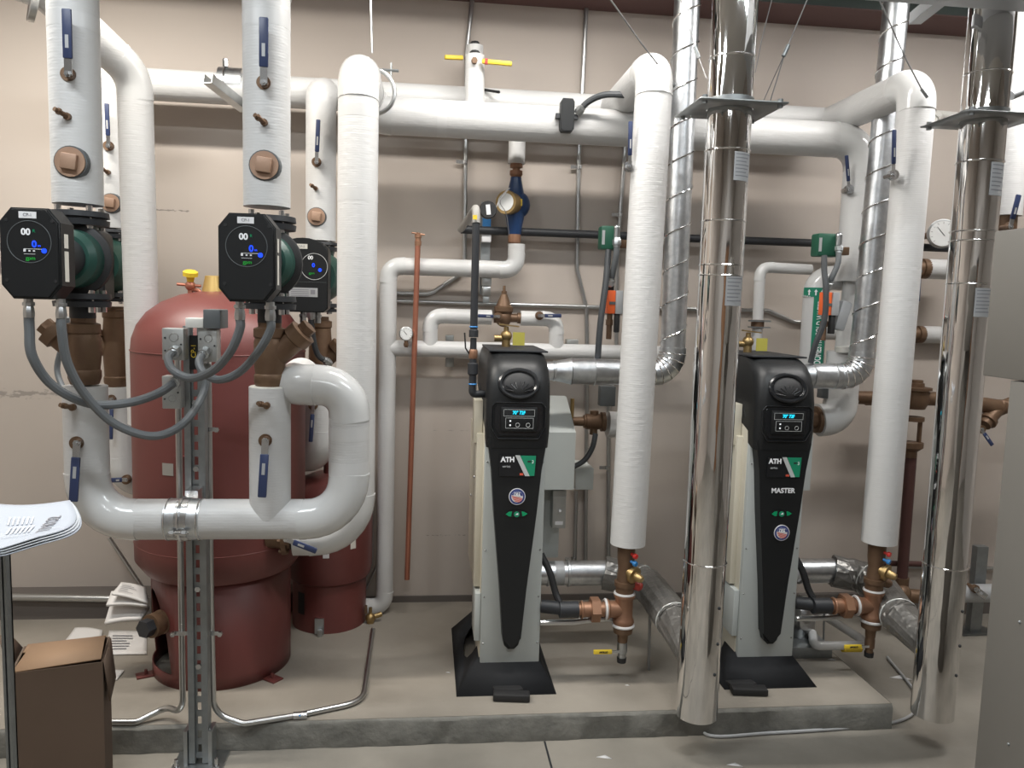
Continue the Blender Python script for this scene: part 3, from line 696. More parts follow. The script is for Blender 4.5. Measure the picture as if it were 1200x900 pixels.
flex('thick grey cable drooping lowest from the leftmost pump to the strut post', [V((xa+.052, gy, pz-.162)), V((xa+.052, gy, pz-.20)), (79, 425, gy+.02), (100, 463, 2.3), (135, 497, 2.34), (180, 511, 2.38), (215, 496, 2.46), (238, 462, 2.55), (243, 432, 2.6)], .0125, ends='end')
flex('grey cable from the left gland of the right front pump to the upper left box', [V((xb-.03, gy, pz-.154)), V((xb-.03, gy, pz-.185)), (270, 412, gy+.02), (250, 434, gy+.1), (225, 443, 2.42), (204, 435, 2.44), (197, 420, 2.50), (206, 411, 2.555)], .0125, 'flex', ends='end')
flex('grey cable from the right gland of the right front pump to the upper right box', [V((xb+.052, gy, pz-.154)), V((xb+.052, gy, pz-.185)), (304, 410, gy+.02), (282, 435, gy+.12), (258, 445, 2.40), (240, 438, 2.47), (233, 424, 2.5), (240, 412, 2.555)], .012, ends='end')
flex('dark cable hanging from the back pump down beside its strainer', [(364, 366, 3.28), (366, 390, 3.3), (372, 415, 3.33), (385, 425, 3.36)], .012, 'flex_dark')
flex('thin grey cable hanging behind the leftmost strainer', [(78, 372, 2.66), (80, 395, 2.68), (70, 415, 2.7), (68, 440, 2.7), (85, 475, 2.66)], .009, 'flex', ends=False)
# ------------------------------------------------------------------ boilers
def boiler():
    x0, x1, y0, y1 = .233, .470, 2.98, 3.50; cx = (x0+x1)/2
    t = thing('boiler', 'slim boiler with tapered black cover, flag sticker above green emblem, left of chrome stack', 'boiler', (cx, 3.24, .1))
    # black base skirt with side arches
    b0, b1 = V((.138, 2.866, .101)), V((.545, 3.60, .101)); tz = .215
    T = [(x0+.02, y0+.05, tz), (x1-.02, y0+.05, tz), (x1-.02, y1-.03, tz), (x0+.02, y1-.03, tz)]
    Bq = [(b0.x, b0.y, .101), (b1.x-.02, b0.y, .101), (b1.x-.02, 3.5, .101), (b0.x, 3.5, .101)]
    mb = MB(); tv = [mb.b.verts.new(p) for p in T]; bv = [mb.b.verts.new(p) for p in Bq]
    mb.b.faces.new((bv[0], bv[1], tv[1], tv[0])); mb.b.faces.new((bv[2], bv[3], tv[3], tv[2]))
    for (i, j) in ((3, 0), (1, 2)):
        A, B_, C_, D = V(Bq[i]), V(Bq[j]), V(T[j]), V(T[i])
        def bl(u, v): return (A.lerp(B_, u)).lerp(D.lerp(C_, u), v)
        us = ((.30, 1), (.30, .62), (.36, .42), (.48, .34), (.62, .34), (.72, .44), (.76, .62), (.76, 1))
        hole = [mb.b.verts.new(bl(u, v)) for u, v in (us if i == 3 else [(1-u, v) for u, v in us][::-1])]
        mb.b.faces.new([bv[i], bv[j], tv[j]]+hole[::-1]+[tv[i]])
    o = mb.build('base_skirt', 'skirt_black', t, 5); md = o.modifiers.new('t', 'SOLIDIFY'); md.thickness = .006
    # cabinet
    MB().b2((x0, y0, .142), (x1, y1, 1.13), .003).build('front_panel', 'cab_grey', t)
    MB().b2((x0-.003, y0+.022, .15), (x0+.01, y1-.01, 1.24), .001).build('side_panel', 'cab_cream', t)
    MB().b2((x0-.028, 3.04, .47), (x0-.002, 3.46, 1.09), .002).build('side_door', 'cab_cream', t)
    MB().b2((x0-.024, 2.992, .265), (x0-.001, 3.16, .46), .003).build('lower_side_flange', 'cab_grey', t)
    MB().b2((x0-.04, 3.06, 1.05), (x0-.006, 3.16, 1.22), .002).build('upper_side_flange', 'cab_cream', t)
    mb = MB()
    for zz in (.99, .64, .45, .26, .17):
        for xx in (x0+.01, x1-.01): mb.ball((xx, y0, zz), .004, n=8)
    mb.build('screw', 'zinc', t)
    mb = MB()
    for yy, zz in ((3.12, .9), (3.3, .78)): mb.ball((x0-.03, yy, zz), .006, n=8)
    mb.build('door_screw', 'zinc', t)
    # tapered black shield on the front
    sh = [(x0+.004, 1.16), (x0+.006, 1.08), (x0+.022, .97), (x0+.036, .80), (cx-.052, .50), (cx-.036, .30), (cx-.028, .268), (cx-.012, .252), (cx+.012, .252), (cx+.028, .268), (cx+.036, .30), (cx+.052, .50), (x1-.036, .80), (x1-.022, .97), (x1-.006, 1.08), (x1-.004, 1.16)]
    MB().prism([(a, b_) for a, b_ in sh], V((0, y0+.005, 0)), X, Z, -Yv, .058, .014).build('front_shield', 'black', t)
    # hood: lofted rounded rings
    def ring(z, yf, yb, xi=0, r=.05):
        L, R_ = x0-.004+xi, x1+.006-xi; pts = [(L, yb), (L, yf+r)]
        pts += [(L+r-r*cos(a), yf+r-r*sin(a)) for a in [pi/2*k/5 for k in range(1, 6)]]
        pts += [(R_-r+r*sin(a), yf+r-r*cos(a)) for a in [pi/2*k/5 for k in range(0, 6)]]
        pts += [(R_, yb)]; return [V((p[0], p[1], z)) for p in pts]
    mb = MB(); prev = None
    # lower edge rises towards the back
    for z, yf, xi, r in ((1.055, 2.925, .004, .03), (1.12, 2.918, .0, .034), (1.24, 2.918, 0, .04), (1.30, 2.924, 0, .05), (1.345, 2.94, .002, .06), (1.38, 2.968, .006, .065), (1.402, 3.01, .012, .065), (1.414, 3.05, .02, .065)):
        pts = ring(z, yf, 3.44, xi, r)
        if z == 1.055: pts = [V((p.x, p.y, p.z+max(0, (p.y-2.98))*.36)) for p in pts]
        if z == 1.12: pts = [V((p.x, p.y, max(p.z, 1.075+max(0, (p.y-2.98))*.36+.003))) for p in pts]
        cur = [mb.b.verts.new(p) for p in pts]
        if prev: mb.skin(prev, cur)
        prev = cur
    mb.b.faces.new(prev)
    hood = mb.build('hood', 'black', t)
    MB().b2((x0+.012, 3.03, 1.4135), (x1+.004, 3.46, 1.42), .001).build('top_plate', 'black_iron', t)
    # domed grille dish
    gc = V((cx, 2.926, 1.302)); nrm = V((0, -1, .26)).normalized()
    u = X; v = u.cross(nrm).normalized()*-1
    v = nrm.cross(u).normalized(); v = v if v.z > 0 else -v
    MB().torus(gc-nrm*.003, nrm, .070, .012, 44, 10).build('grille_rim', 'black_gloss', hood)
    MB().lathe(gc-nrm*.016, nrm, [(0, .068), (.014, .064), (.024, .045), (.028, .01)], 40).build('grille_dish', 'rubber', hood)
    mb = MB(); cc = gc-v*.045+nrm*.008
    for k in range(9):
        a = RD(14+19*k); d = u*cos(a)+v*sin(a); mb.sweep([cc+d*.018, cc+d*.05+nrm*.003, cc+d*(.075 if 2 < k < 6 else .06)-nrm*.004], .0022, 6)
    mb.build('grille_fin', 'black_gloss', hood)
    for g_ in hood.children:
        if g_.name.startswith('grille'):
            zo = WP[g_.name].z
            for v_ in g_.data.vertices: v_.co.z = gc.z+(v_.co.z+zo-gc.z)*.74-zo
    mb = MB()
    for k in range(9): mb.box((x0-.0042, 3.05+k*.028, 1.20+k*.004), (.003, .006, .075), Matrix.Rotation(-.65, 3, 'X'))
    mb.build('side_slot', 'rubber', hood)
    # control panel
    MB().prism([(-.086, .056), (.086, .056), (.092, .045), (.092, -.03), (.07, -.062), (-.07, -.062), (-.092, -.03), (-.092, .045)], (cx, 2.921, 1.165), X, Z, -Yv, .006, .002).build('panel_bezel', 'black_gloss', hood)
    rim = [(-.088, .066), (.088, .066), (.102, .05), (.102, -.03), (.078, -.072), (-.078, -.072), (-.102, -.03), (-.102, .05), (-.088, .066)]
    MB().sweep(arc_pts([V((cx+a_, 2.9165, 1.165+b_)) for a_, b_ in rim], .012, 4)[0], .0028, 8).build('bezel_rim', 'black_gloss', hood)
    pb = MB().box((cx+.002, 2.912, 1.168), (.138, .010, .092), None, .003).build('control_panel', 'black', t)
    def outl(mb, a0, a1, c0, c1, w=.0012):
        for p in ((a0, c0, a1, c0+w), (a0, c1-w, a1, c1), (a0, c0, a0+w, c1), (a1-w, c0, a1, c1)): mb.b2((cx+p[0], 2.9062, 1.168+p[1]), (cx+p[2], 2.9068, 1.168+p[3]))
    mb = MB(); outl(mb, -.058, .06, .012, .038); outl(mb, -.05, .056, -.034, .006)
    mb.build('panel_outline', 'silver_stripe', pb)
    text('display_text', '70° 72F', .018, (cx+.0, 2.906, 1.193), 'led_cyan', pb, sx=.85, bold=.0006)
    mb = MB().box((cx-.032, 2.9065, 1.168-.006), (.006, .001, .006)).box((cx-.032, 2.9065, 1.168-.022), (.006, .001, .006)); mb.build('indicator', 'led_white', pb)
    MB().torus((cx-.004, 2.9065, 1.168-.021), Yv, .0075, .0008, 20, 6).torus((cx+.036, 2.9065, 1.168-.021), Yv, .0075, .0008, 20, 6).build('button', 'silver_stripe', pb)
    # badge
    yb = 2.9215; bc = (cx+.005, yb, .985)
    zb = .985
    MB().b2((cx-.068, yb, zb-.038), (cx+.074, yb+.002, zb+.044)).build('badge', 'black_gloss', t); bd = LAST[0]
    MB().prism([(.012, .042), (.072, .042), (.068, -.036), (.05, -.036)], (cx, yb, zb), X, Z, -Yv, .0012).build('badge_field', 'green_label', bd)
    MB().prism([(-.008, .043), (.010, .043), (.050, -.037), (.032, -.037)], (cx, yb, zb), X, Z, -Yv, .0014).build('badge_stripe', 'silver_stripe', bd)
    text('badge_text', 'ATH', .026, (cx-.036, yb-.0006, zb+.026), 'white_ink', bd, sx=1.0, bold=.0012)
    text('badge_text', 'series', .013, (cx-.04, yb-.0006, zb-.0), 'silver_stripe', bd)
    text('badge_text', '3', .018, (cx+.06, yb-.002, zb+.018), 'white_ink', bd)
    MB().box((cx+.047, yb-.0016, zb+.02), (.014, .0006, .006)).build('badge_mark', 'black_ink', bd)
    MB().box((cx+.018, yb-.0006, zb-.03), (.014, .0008, .008)).build('badge_mark', 'seal_red', bd)
    return t, cx
def seal(t, cx, z, y=2.9215):
    MB().cyl((cx, y+.002, z), (cx, y-.001, z), .032, n=32).build('flag_sticker', 'white_label', t); sl = LAST[0]
    MB().cyl((cx, y, z), (cx, y-.0016, z), .0295, n=32).build('sticker_field', 'seal_blue', sl)
    MB().cyl((cx, y, z), (cx, y-.0019, z), .0225, n=32).build('sticker_disc', 'white_label', sl)
    up = [(.022*cos(RD(a)), .022*sin(RD(a))) for a in range(8, 173, 12)]
    MB().prism(up, (cx, y-.0018, z), X, Z, -Yv, .0006).build('sticker_field', 'seal_blue', sl)
    mb = MB()
    for k in range(4):
        zz = -.003-k*.0052; w = sqrt(.0215**2-zz*zz)*.95; mb.box((cx, y-.0022, z+zz), (w*2, .0006, .0028), Matrix.Rotation(.25, 3, 'Y'))
    mb.build('sticker_stripe', 'seal_red', sl)
    text('sticker_text', 'MADE IN', .006, (cx, y-.0028, z+.015), 'white_ink', sl, bold=.0002)
    text('sticker_text', 'USA', .014, (cx, y-.0028, z+.006), 'white_ink', sl, bold=.0008)
def emblem(t, cx, z, y=2.9215):
    a = [(-.045, 0), (-.03, .011), (0, .015), (.03, .011), (.045, .002), (.03, -.009), (.0, -.013), (-.03, -.01)]
    MB().prism(a, (cx, y, z), X, Z, -Yv, .0012).build('green_emblem', 'black_gloss', t); em = LAST[0]
    MB().prism([(-.042, 0), (-.03, .009), (-.018, .01), (-.021, -.009), (-.03, -.009)], (cx, y-.001, z), X, Z, -Yv, .001).prism([(.042, .001), (.028, .009), (.019, .01), (.022, -.008), (.03, -.007)], (cx, y-.001, z), X, Z, -Yv, .001).build('emblem_wing', 'green_bright', em)
    MB().cyl((cx, y-.001, z-.001), (cx, y-.0025, z-.001), .011, n=20).build('emblem_eye', 'green_label', em)
    MB().prism([(-.005, -.003), (.006, -.003), (.006, .004), (.002, .004)], (cx, y-.0025, z), X, Z, -Yv, .0008).build('emblem_glint', 'white_ink', em)
blr, bcx = boiler()
BOFF = V((1.062, 0, 0))
blr2 = dup(blr, BOFF, 'slim boiler marked MASTER on its black cover, right of the front chrome stack')
for o in (blr,): seal(o, bcx+.004, .868); emblem(o, bcx+.004, .80)
emblem(blr2, bcx+1.062+.004, .80); seal(blr2, bcx+1.062+.01, .722)
text('master_text', 'MASTER', .027, (bcx+1.062+.004, 2.9205, .893), 'white_ink', blr2, bold=.0008)
# side gear of each boiler
def side_gear(off, which):
    o = V(off)
    t = thing('burner_box', 'light grey side cabinet with sloped top on the '+which+' boiler', 'cabinet', V((.57, 3.42, .79))+o)
    bq = at(675, 507, 3.25); bb = at(674, 574, 3.25); bt = at(662, 465, 3.5)
    MB().prism([(3.25, bb.z), (3.25, bq.z), (3.5, bt.z), (3.54, bt.z), (3.54, bb.z)], V((.4705, 0, 0))+o, Yv, Z, X, bq.x-.4705, .002).build('shell', 'cab_grey', t)
    t = thing('toggle_switch', 'grey switch box with small lever low on the '+which+' boiler', 'switch', V((.60, 3.4, .60))+o)
    MB().b2(V((.565, 3.34, .62))+o, V((.625, 3.40, .79))+o, .002).build('box', 'grey_box' if 'right' in which else 'jbox', t)
    MB().b2(V((.567, 3.336, .625))+o, V((.623, 3.34, .765))+o).build('cover', 'jbox', t)
    MB().cyl(V((.595, 3.34, .70))+o, V((.595, 3.318, .705))+o, .006, n=10).build('toggle', 'white_label', t)
    MB().box(V((.595, 3.3355, .645))+o, (.035, .001, .016)).build('label', 'white_label', t)
    t = thing('side_gearbox', 'rectangular grey housing under the switch of the '+which+' boiler', 'box', V((.56, 3.45, .44))+o)
    MB().b2(V((.475, 3.42, .46))+o, V((.612, 3.5, .79))+o, .004).build('shell', 'cab_grey', t)
side_gear((0, 0, 0), 'left'); side_gear(BOFF, 'right')
# scrap black blocks in front
for px, py, nm in ((600, 820, 'left'), (880, 813, 'right')):
    q = atz(px, py, .11); t = thing('rubber_foot', 'loose black plastic foot lying before the '+nm+' boiler', 'block', V((q.x, q.y, .1)))
    MB().box((q.x, q.y+.02, .115), (.14, .05, .028), Matrix.Rotation(-.12, 3, 'Z'), .006).build('bar', 'rubber', t)
    MB().box((q.x-.01, q.y+.075, .113), (.11, .07, .022), Matrix.Rotation(.3, 3, 'Z'), .008).build('wedge', 'rubber', t)
# relief valve on top of boilers
def top_valve(off, label):
    o = V(off); q = V((.335, 3.30, 1.42))+o
    t = thing('pressure_relief_valve', label, 'valve', q)
    MB().cyl(q, q+Z*.03, .018).ball(q+Z*.045, .025).cyl(q+Z*.04, q+Z*.085, .014, .01).cyl(q+Z*.035+X*-.05, q+Z*.035, .014).build('body', 'brass', t)
    MB().box(q+V((.01, -.01, .09)), (.085, .018, .006), Matrix.Rotation(.1, 3, 'Y')).build('test_lever', 'brass', t)
    MB().box(q+V((.05, -.03, .035)), (.05, .004, .055)).build('tag', 'yellow_olive', t)
top_valve((0, 0, 0), 'brass relief valve with yellow tag on top of the left boiler')
top_valve(BOFF, 'brass relief valve on top of the right boiler, by the chrome stack')
# ------------------------------------------------------------------ chrome stacks
def stack(label, xt, xb_, Y, r, rings, plate_z, ztop_, zbot, lab):
    t = thing('flue_stack', label, 'flue pipe', (xb_, Y, zbot))
    def cx_(z): return xb_+(xt-xb_)*(z-zbot)/(ztop_-zbot)
    zs = [zbot+.0]; 
    mb = MB(); mb.cyl((cx_(zbot), Y, zbot), (cx_(ztop_), Y, ztop_), r, n=64); mb.build('shell', 'chrome', t)
    for z in rings:
        MB().torus((cx_(z), Y, z), Z, r+.0008, .0028, 64, 8).build('joint_band', 'chrome_band', t)
    for z0, z1, a0, a1 in lab:
        cc = V((cx_((z0+z1)/2), Y, 0)); lb = patch(cc, r+.0015, a0, a1, z0, z1, 'data_sticker', 'sticker', t, 10)
        for k in range(7):
            zz = z1-(z1-z0)*(k+.8)/8; patch(cc, r+.0022, a0+4, a1-4-(k % 3)*6, zz, zz+(z1-z0)*.035, 'sticker_print', 'grey_ink', lb, 8)
    for k, (dx, dz) in enumerate(((.2, .18), (.3, .29), (.25, .42))):
        a = RD(285); MB().ball((cx_(zbot+dz)+r*cos(a+dx), Y+r*sin(a+dx), zbot+dz), .006, n=10).build('rivet', 'black_iron', t)
    tp = thing('support_plate', 'dark square support collar round the '+('left' if 'left' in label else 'right')+' chrome stack, seen from below', 'bracket', (cx_(plate_z), Y, plate_z))
    c = V((cx_(plate_z), Y, plate_z)); hw = .145
    mb = MB(); n = 48; ins = [mb.b.verts.new(c+V(((r+.003)*cos(2*pi*k/n+pi/4), (r+.003)*sin(2*pi*k/n+pi/4), 0))) for k in range(n)]
    outs = []
    for k in range(n):
        a = 2*pi*k/n+pi/4; m_ = max(abs(cos(a)), abs(sin(a))); outs.append(mb.b.verts.new(c+V((hw*cos(a)/m_, hw*sin(a)/m_*.9, 0))))
    mb.skin(ins, outs); pl = mb.build('plate', 'strut_steel', tp); md = pl.modifiers.new('t', 'SOLIDIFY'); md.thickness = .005
    MB().cyl(c+Z*.004, c+Z*.03, r+.004, n=48).build('collar', 'strut_steel', tp)
    mb = MB()
    for sx_ in (-1, 1):
        for sy_ in (-1, 1): q = c+V((sx_*(hw-.02), sy_*(hw*.9-.02), 0)); MB().hexa(q-Z*.015, q+Z*.012, .009).build('bolt', 'strut_steel', tp)
    return t
SYk = 2.6
def zz_(px, py): return at(px, py, SYk).z
stack('left polished chrome flue stack standing free in front of the pad', at(862, 0, SYk).x, at(816, 838, SYk).x, SYk, .0735,
      [zz_(860, 70), zz_(851, 178), zz_(845, 260), zz_(843, 311), zz_(842, 323), zz_(824, 657)], zz_(855, 128), 3.4, .150, [(zz_(851, 215), zz_(851, 182), 268, 322), (zz_(843, 358), zz_(843, 324), 264, 320)])
stack('right polished chrome flue stack beside the grey cabinet', at(1160, 50, SYk).x, at(1092, 838, SYk).x, SYk, .0735,
      [zz_(1155, 88), zz_(1146, 191), zz_(1141, 272), zz_(1139, 283), zz_(1135, 333), zz_(1109, 661)], zz_(1150, 141), 3.4, .125, [(zz_(1146, 232), zz_(1146, 194), 262, 312), (zz_(1135, 371), zz_(1135, 338), 250, 305)])
# ------------------------------------------------------------------ boiler supply drops
def drop(label, px, xdrop, zt, zb, dt=0, db=0):
    t = pipe('insulated_pipe', label, [(xdrop+db, 2.95, zb), (xdrop+dt, 2.95, zt), (xdrop+dt, HB-.03, zt-.0)], .138, .085, seams=[])
    return t
xm, xr_ = .812, 1.868
zt1 = at(765, 78, 2.95).z
drop('tall white insulated drop pipe between left boiler and chrome stack', 0, xm, zt1, .672, .016, -.008)
drop('tall white insulated drop pipe between right boiler and right chrome stack', 0, xr_, zt1-.0, .674, .002, -.012)
lever('long dark blue lever at the side of the left boiler drop pipe', 738, 195, 2.95, 739, 142, w=.016, stem=.03, collar='zinc')
lever('long dark blue lever at the side of the right boiler drop pipe', 1047, 205, 2.905, 1048, 152, w=.016, stem=.025, collar='zinc')
def brassware(off, which):
    o = V(off); x = xm+o.x-.012; y = 2.95
    if off[0]: x = xr_-.018
    t = thing('balancing_valve', 'bronze balancing valve with red and blue caps below the '+which+' drop pipe', 'valve', (x, y, .47))
    MB().lathe((x, y, .47), Z, [(0, .036), (.03, .036), (.032, .042), (.05, .042), (.052, .034), (.1, .03), (.14, .034), (.205, .036)]).build('body', 'bronze', t)
    d = V((.55, -.75, -.2)).normalized(); q = V((x, y, .565))
    MB().lathe(q, d, [(0, .022), (.035, .024), (.037, .034), (.05, .034), (.052, .018), (.075, .016), (.085, .012)]).build('hand_wheel', 'brass', t)
    for dz, mt in ((.095, 'red_cap'), (.065, 'blue_cap')):
        MB().lathe((x+.012, y-.03, .565+dz-.02), d, [(0, .006), (.015, .006), (.016, .011), (.028, .010)], 12).build('test_cap', mt, t)
    MB().lathe(q-Z*.05+d*.0, V((1, -.15, -.25)), [(0, .02), (.06, .02), (.07, .012)]).build('port', 'red_paint' if not off[0] else 'bronze', t)
    t = thing('bronze_tee', 'bronze tee and union joining '+which+' boiler outlet to its drop pipe', 'pipe fitting', (x, y, .30))
    MB().lathe((x, y, .345), Z, [(0, .040), (.01, .043), (.022, .04), (.03, .035), (.1, .035), (.108, .04), (.12, .043), (.13, .040)]).lathe((x, y, .425-.02), -X, [(0, .032), (.06, .034), (.065, .041), (.08, .041)]).build('tee', 'bronze_bright', t)
    MB().torus((x-.075, y, .405), X, .037, .006, 28, 8).torus((x, y, .34), Z, .039, .007, 28, 8).torus((x, y, .47), Z, .037, .006, 28, 8).build('sealant_ring', 'tape', t)
    MB().cyl((x-.075, y, .405), (x-.11, y, .405), .029).hexa((x-.10, y, .405), (x-.135, y, .405), .05).cyl((x-.135, y, .405), (x-.175, y, .405), .03).torus((x-.17, y, .405), X, .031, .005, 24, 8).cyl((x-.17, y, .405), (x-.205, y, .405), .024).build('union', 'bronze_bright', t)
    MB().lathe((x, y, .345), -Z, [(0, .034), (.012, .040), (.035, .038), (.04, .022), (.075, .02)]).build('reducer', 'bronze', t)
    t = thing('drain_valve', 'small drain valve with yellow lever hanging under the '+which+' bronze tee', 'valve', (x, y, .19))
    MB().lathe((x, y, .275), -Z, [(0, .016), (.015, .02), (.05, .02), (.055, .015), (.07, .016)]).build('body', 'galv' if not off[0] else 'bronze', t)
    MB().lathe((x, y, .205), -Z, [(0, .019), (.02, .018)]).build('cap', 'rubber', t)
    MB().box((x-.03, y-.015, .235), (.04, .004, .01)).build('lever_plate', 'zinc', t)
    g0 = MB().box((x-.082, y-.016, .236), (.075, .009, .018), None, .003).build('grip', 'yellow', t)
    text('grip_mark', 'APOLLO', .009, (x-.08, y-.0215, .236), 'black_ink', g0, bold=.0006)
    # black boiler outlet pipe
    t = thing('outlet_pipe', 'black pipe from the '+which+' boiler into its bronze union', 'pipe', (.55+o.x, y, .38))
    MB().cyl((.60+o.x-.08, y+.12, .40), (.60+o.x-.10, y, .40), .03)
    MB().cyl((.475+o.x, y+.04, .405), (x-.2, y, .405), .026).lathe((x-.26, y+.002, .405), X, [(0, .032), (.075, .032)]).build('tube', 'black_iron', t)
    MB().sweep(spline([V((.475, 3.05, .60))+o, V((.51, 3.02, .53))+o, V((.53, 3.0, .46))+o, V((.545, 2.98, .425))+o]), .014, 10).build('branch_hose', 'rubber', t)
    MB().sweep([V((.47, 2.97, .345))+o, V((.60, 2.965, .347))+o, V((.70, 2.965, .358))+o, V((x-.02, 2.97, .358))], .011, 10).build('bypass_tube', 'conduit', t)
brassware((0, 0, 0), 'left'); brassware(BOFF, 'right')
# horizontal exhaust pieces low behind, and foil wrapped elbows to stacks
def exhaust(off, which, xs):
    o = V(off); t = thing('exhaust_pipe', 'shiny metal exhaust pipe leaving the back of the '+which+' boiler', 'flue pipe', V((.6, 3.3, .40))+o)
    yb_ = 3.3; z = .43
    MB().lathe(V((.50, yb_, z))+o, X, [(0, .05), (.04, .05), (.042, .056), (.05, .056), (.052, .052), (.13, .052), (.132, .058), (.142, .058), (.144, .055), (.33+(.02 if off[0] else 0), .055)], 36).build('tube', 'galv_duct', t)
    MB().cyl(V((.575, yb_, z))+o, V((.615, yb_, z))+o, .053, n=36).build('data_sticker', 'sticker', t)
    t = thing('foil_elbow', 'crumpled grey foil-wrapped elbow between '+which+' boiler exhaust and chrome stack', 'flue elbow', V((.95, 3.0, .3))+o)
    P, _ = arc_pts([V((.80, yb_, z))+o, V((.97, yb_-.05, z-.02))+o, V((xs, 2.86, .39)), V((xs, 2.63, .34))], [.12, .1])
    mb = MB().sweep(P, [.072]*(len(P)-2)+[.07, .052], 24); random.seed(7)
    ob = mb.build('wrap', 'foil_grey', t)
    for v in ob.data.vertices: v.co += V((random.uniform(-1, 1), random.uniform(-1, 1), random.uniform(-1, 1)))*.004
    for f in ob.data.polygons: f.use_smooth = False
    for k in (5, 11):
        if k < len(P)-1: MB().torus(P[k], P[k+1]-P[k], .073, .003, 28, 6).build('tape_band', 'clear_tape', t)
exhaust((0, 0, 0), 'left', at(815, 700, 2.65).x); exhaust(BOFF, 'right', at(1098, 700, 2.65).x)
o = MB().cyl(at(760, 790, 3.05), at(762, 705, 3.05), .006, n=8).build('support_rod', 'wire'); tag(o, 'thin rod propping the left foil elbow off the pad', 'rod')
# ------------------------------------------------------------------ spiral ducts
def spiral(label, xb0, xt0, z0, yy, r, elbow_to, seams=11):
    t = thing('spiral_duct', label, 'duct', (xb0, yy, z0)); a = V((xb0, yy, z0)); b = V((xt0, yy, 3.4))
    MB().cyl(a, b, r, n=40).build('tube', 'galv_duct', t)
    d = (b-a); L = d.length; dn = d.normalized(); u, v = frame_of(dn); pit = .145; N = int(L/pit*24); pts = []
    for i in range(N): an = 2*pi*i/24; pts.append(a+dn*(i/24*pit)+(u*cos(an)+v*sin(an))*(r+.002))
    MB().sweep(pts, .0036, 6).build('spiral_seam', 'chrome_band', t)
    return t
vz = at(720, 436, 3.25).z
s1b, s1t = at(788, 418, 3.25), at(804, 0, 3.25)
spiral('left spiral seam duct rising behind the white drop pipe', s1b.x, s1t.x, vz+.10, 3.25, .052, None)
s2b, s2t = at(1010, 418, 3.25), at(1054, 0, 3.25)
spiral('right spiral seam duct rising between the drop and the white pipe', s2b.x, s2t.x, vz+.10, 3.25, .052, None)
def vent(label, x0, x1, nm):
    t = thing('vent_duct', label, 'duct', (x0, 3.25, vz-.06))
    MB().lathe((x0, 3.25, vz), X, [(0, .038), (.055, .040), (.057, .043), (.065, .043), (.067, .042), (.13, .055), (.132, .058), (.14, .055), (.23, .055), (.232, .058), (.24, .055), (x1-x0-.1, .054)], 40).build('tube', 'galv_duct', t)
    P, _ = arc_pts([(x1-.1, 3.25, vz), (x1, 3.25, vz), (x1, 3.25, vz+.11)], .085, 5)
    MB().sweep(P, .056, 36).build('elbow', 'galv_duct', t)
    mb = MB()
    for k in range(1, len(P)-1): mb.torus(P[k], P[k+1]-P[k-1], .0565, .0028, 36, 6)
    mb.build('gore_seam', 'chrome_band', t)
vent('galvanised air duct from the top of the left boiler to the spiral duct', .475, s1b.x, '')
vent('galvanised air duct from the top of the right boiler to the spiral duct', .475+1.062, s2b.x, '')
# ------------------------------------------------------------------ cold water piping on the wall
CW = 3.70; cdia = .080
def cw(px, py, Y=CW): return at(px, py, Y)
xa_ = cw(453, 500).x
zt_ = cw(500, 313).z; xe = cw(605, 300).x
pipe('insulated_water_pipe', 'slim white water pipe from the floor up and over to the blue meter', [cw(412, 711)-V((0, .0, 0)), V((xa_, CW, cw(453, 711).z)), V((xa_, CW, zt_)), V((xe, CW, zt_-.0)), V((xe, CW, cw(605, 286).z))], cdia, .055)
z2 = cw(600, 411).z
pipe('insulated_water_pipe', 'slim white water pipe running level behind the left boiler', [(xa_, CW, z2), (cw(790, 415).x, CW, z2)], .076, covers=False)
zb_ = cw(540, 371).z
pipe('insulated_water_pipe', 'white bypass piece left of the bronze regulator, with blue lever', [(cw(504, 400).x, CW, z2+.02), (cw(504, 400).x, CW, zb_), (cw(576, 371).x, CW, zb_)], .07, .05)
pipe('insulated_water_pipe', 'white bypass piece right of the bronze regulator, with blue lever', [(cw(610, 371).x, CW, zb_), (cw(652, 371).x, CW, zb_), (cw(652, 400).x, CW, z2+.02)], .07, .05)
lever('small blue lever lying flat on the bypass right of the regulator', 632, 370, CW-.036, 658, 370, w=.018, stem=.015)
lever('small blue lever lying flat on the bypass left of the regulator', 584, 371, CW-.036, 560, 370, w=.016, stem=.015)
t = thing('pressure_regulator', 'bronze bell-shaped pressure regulator in the bypass above the left boiler', 'regulator', cw(593, 385))
q = V((cw(590, 371).x, CW, zb_))
MB().lathe(q-X*.045, X, [(0, .026), (.014, .026), (.015, .018), (.05, .022), (.11, .02), (.111, .026), (.135, .026)], 16).ball(q, .04, (1, 1, 1.1)).lathe(q+Z*.01, Z, [(0, .03), (.02, .045), (.04, .045), (.045, .036), (.075, .025), (.1, .015), (.102, .008), (.14, .006)]).build('body', 'bronze', t)
MB().hexa(q+Z*.112, q+Z*.125, .014).build('adjusting_nut', 'bronze', t)
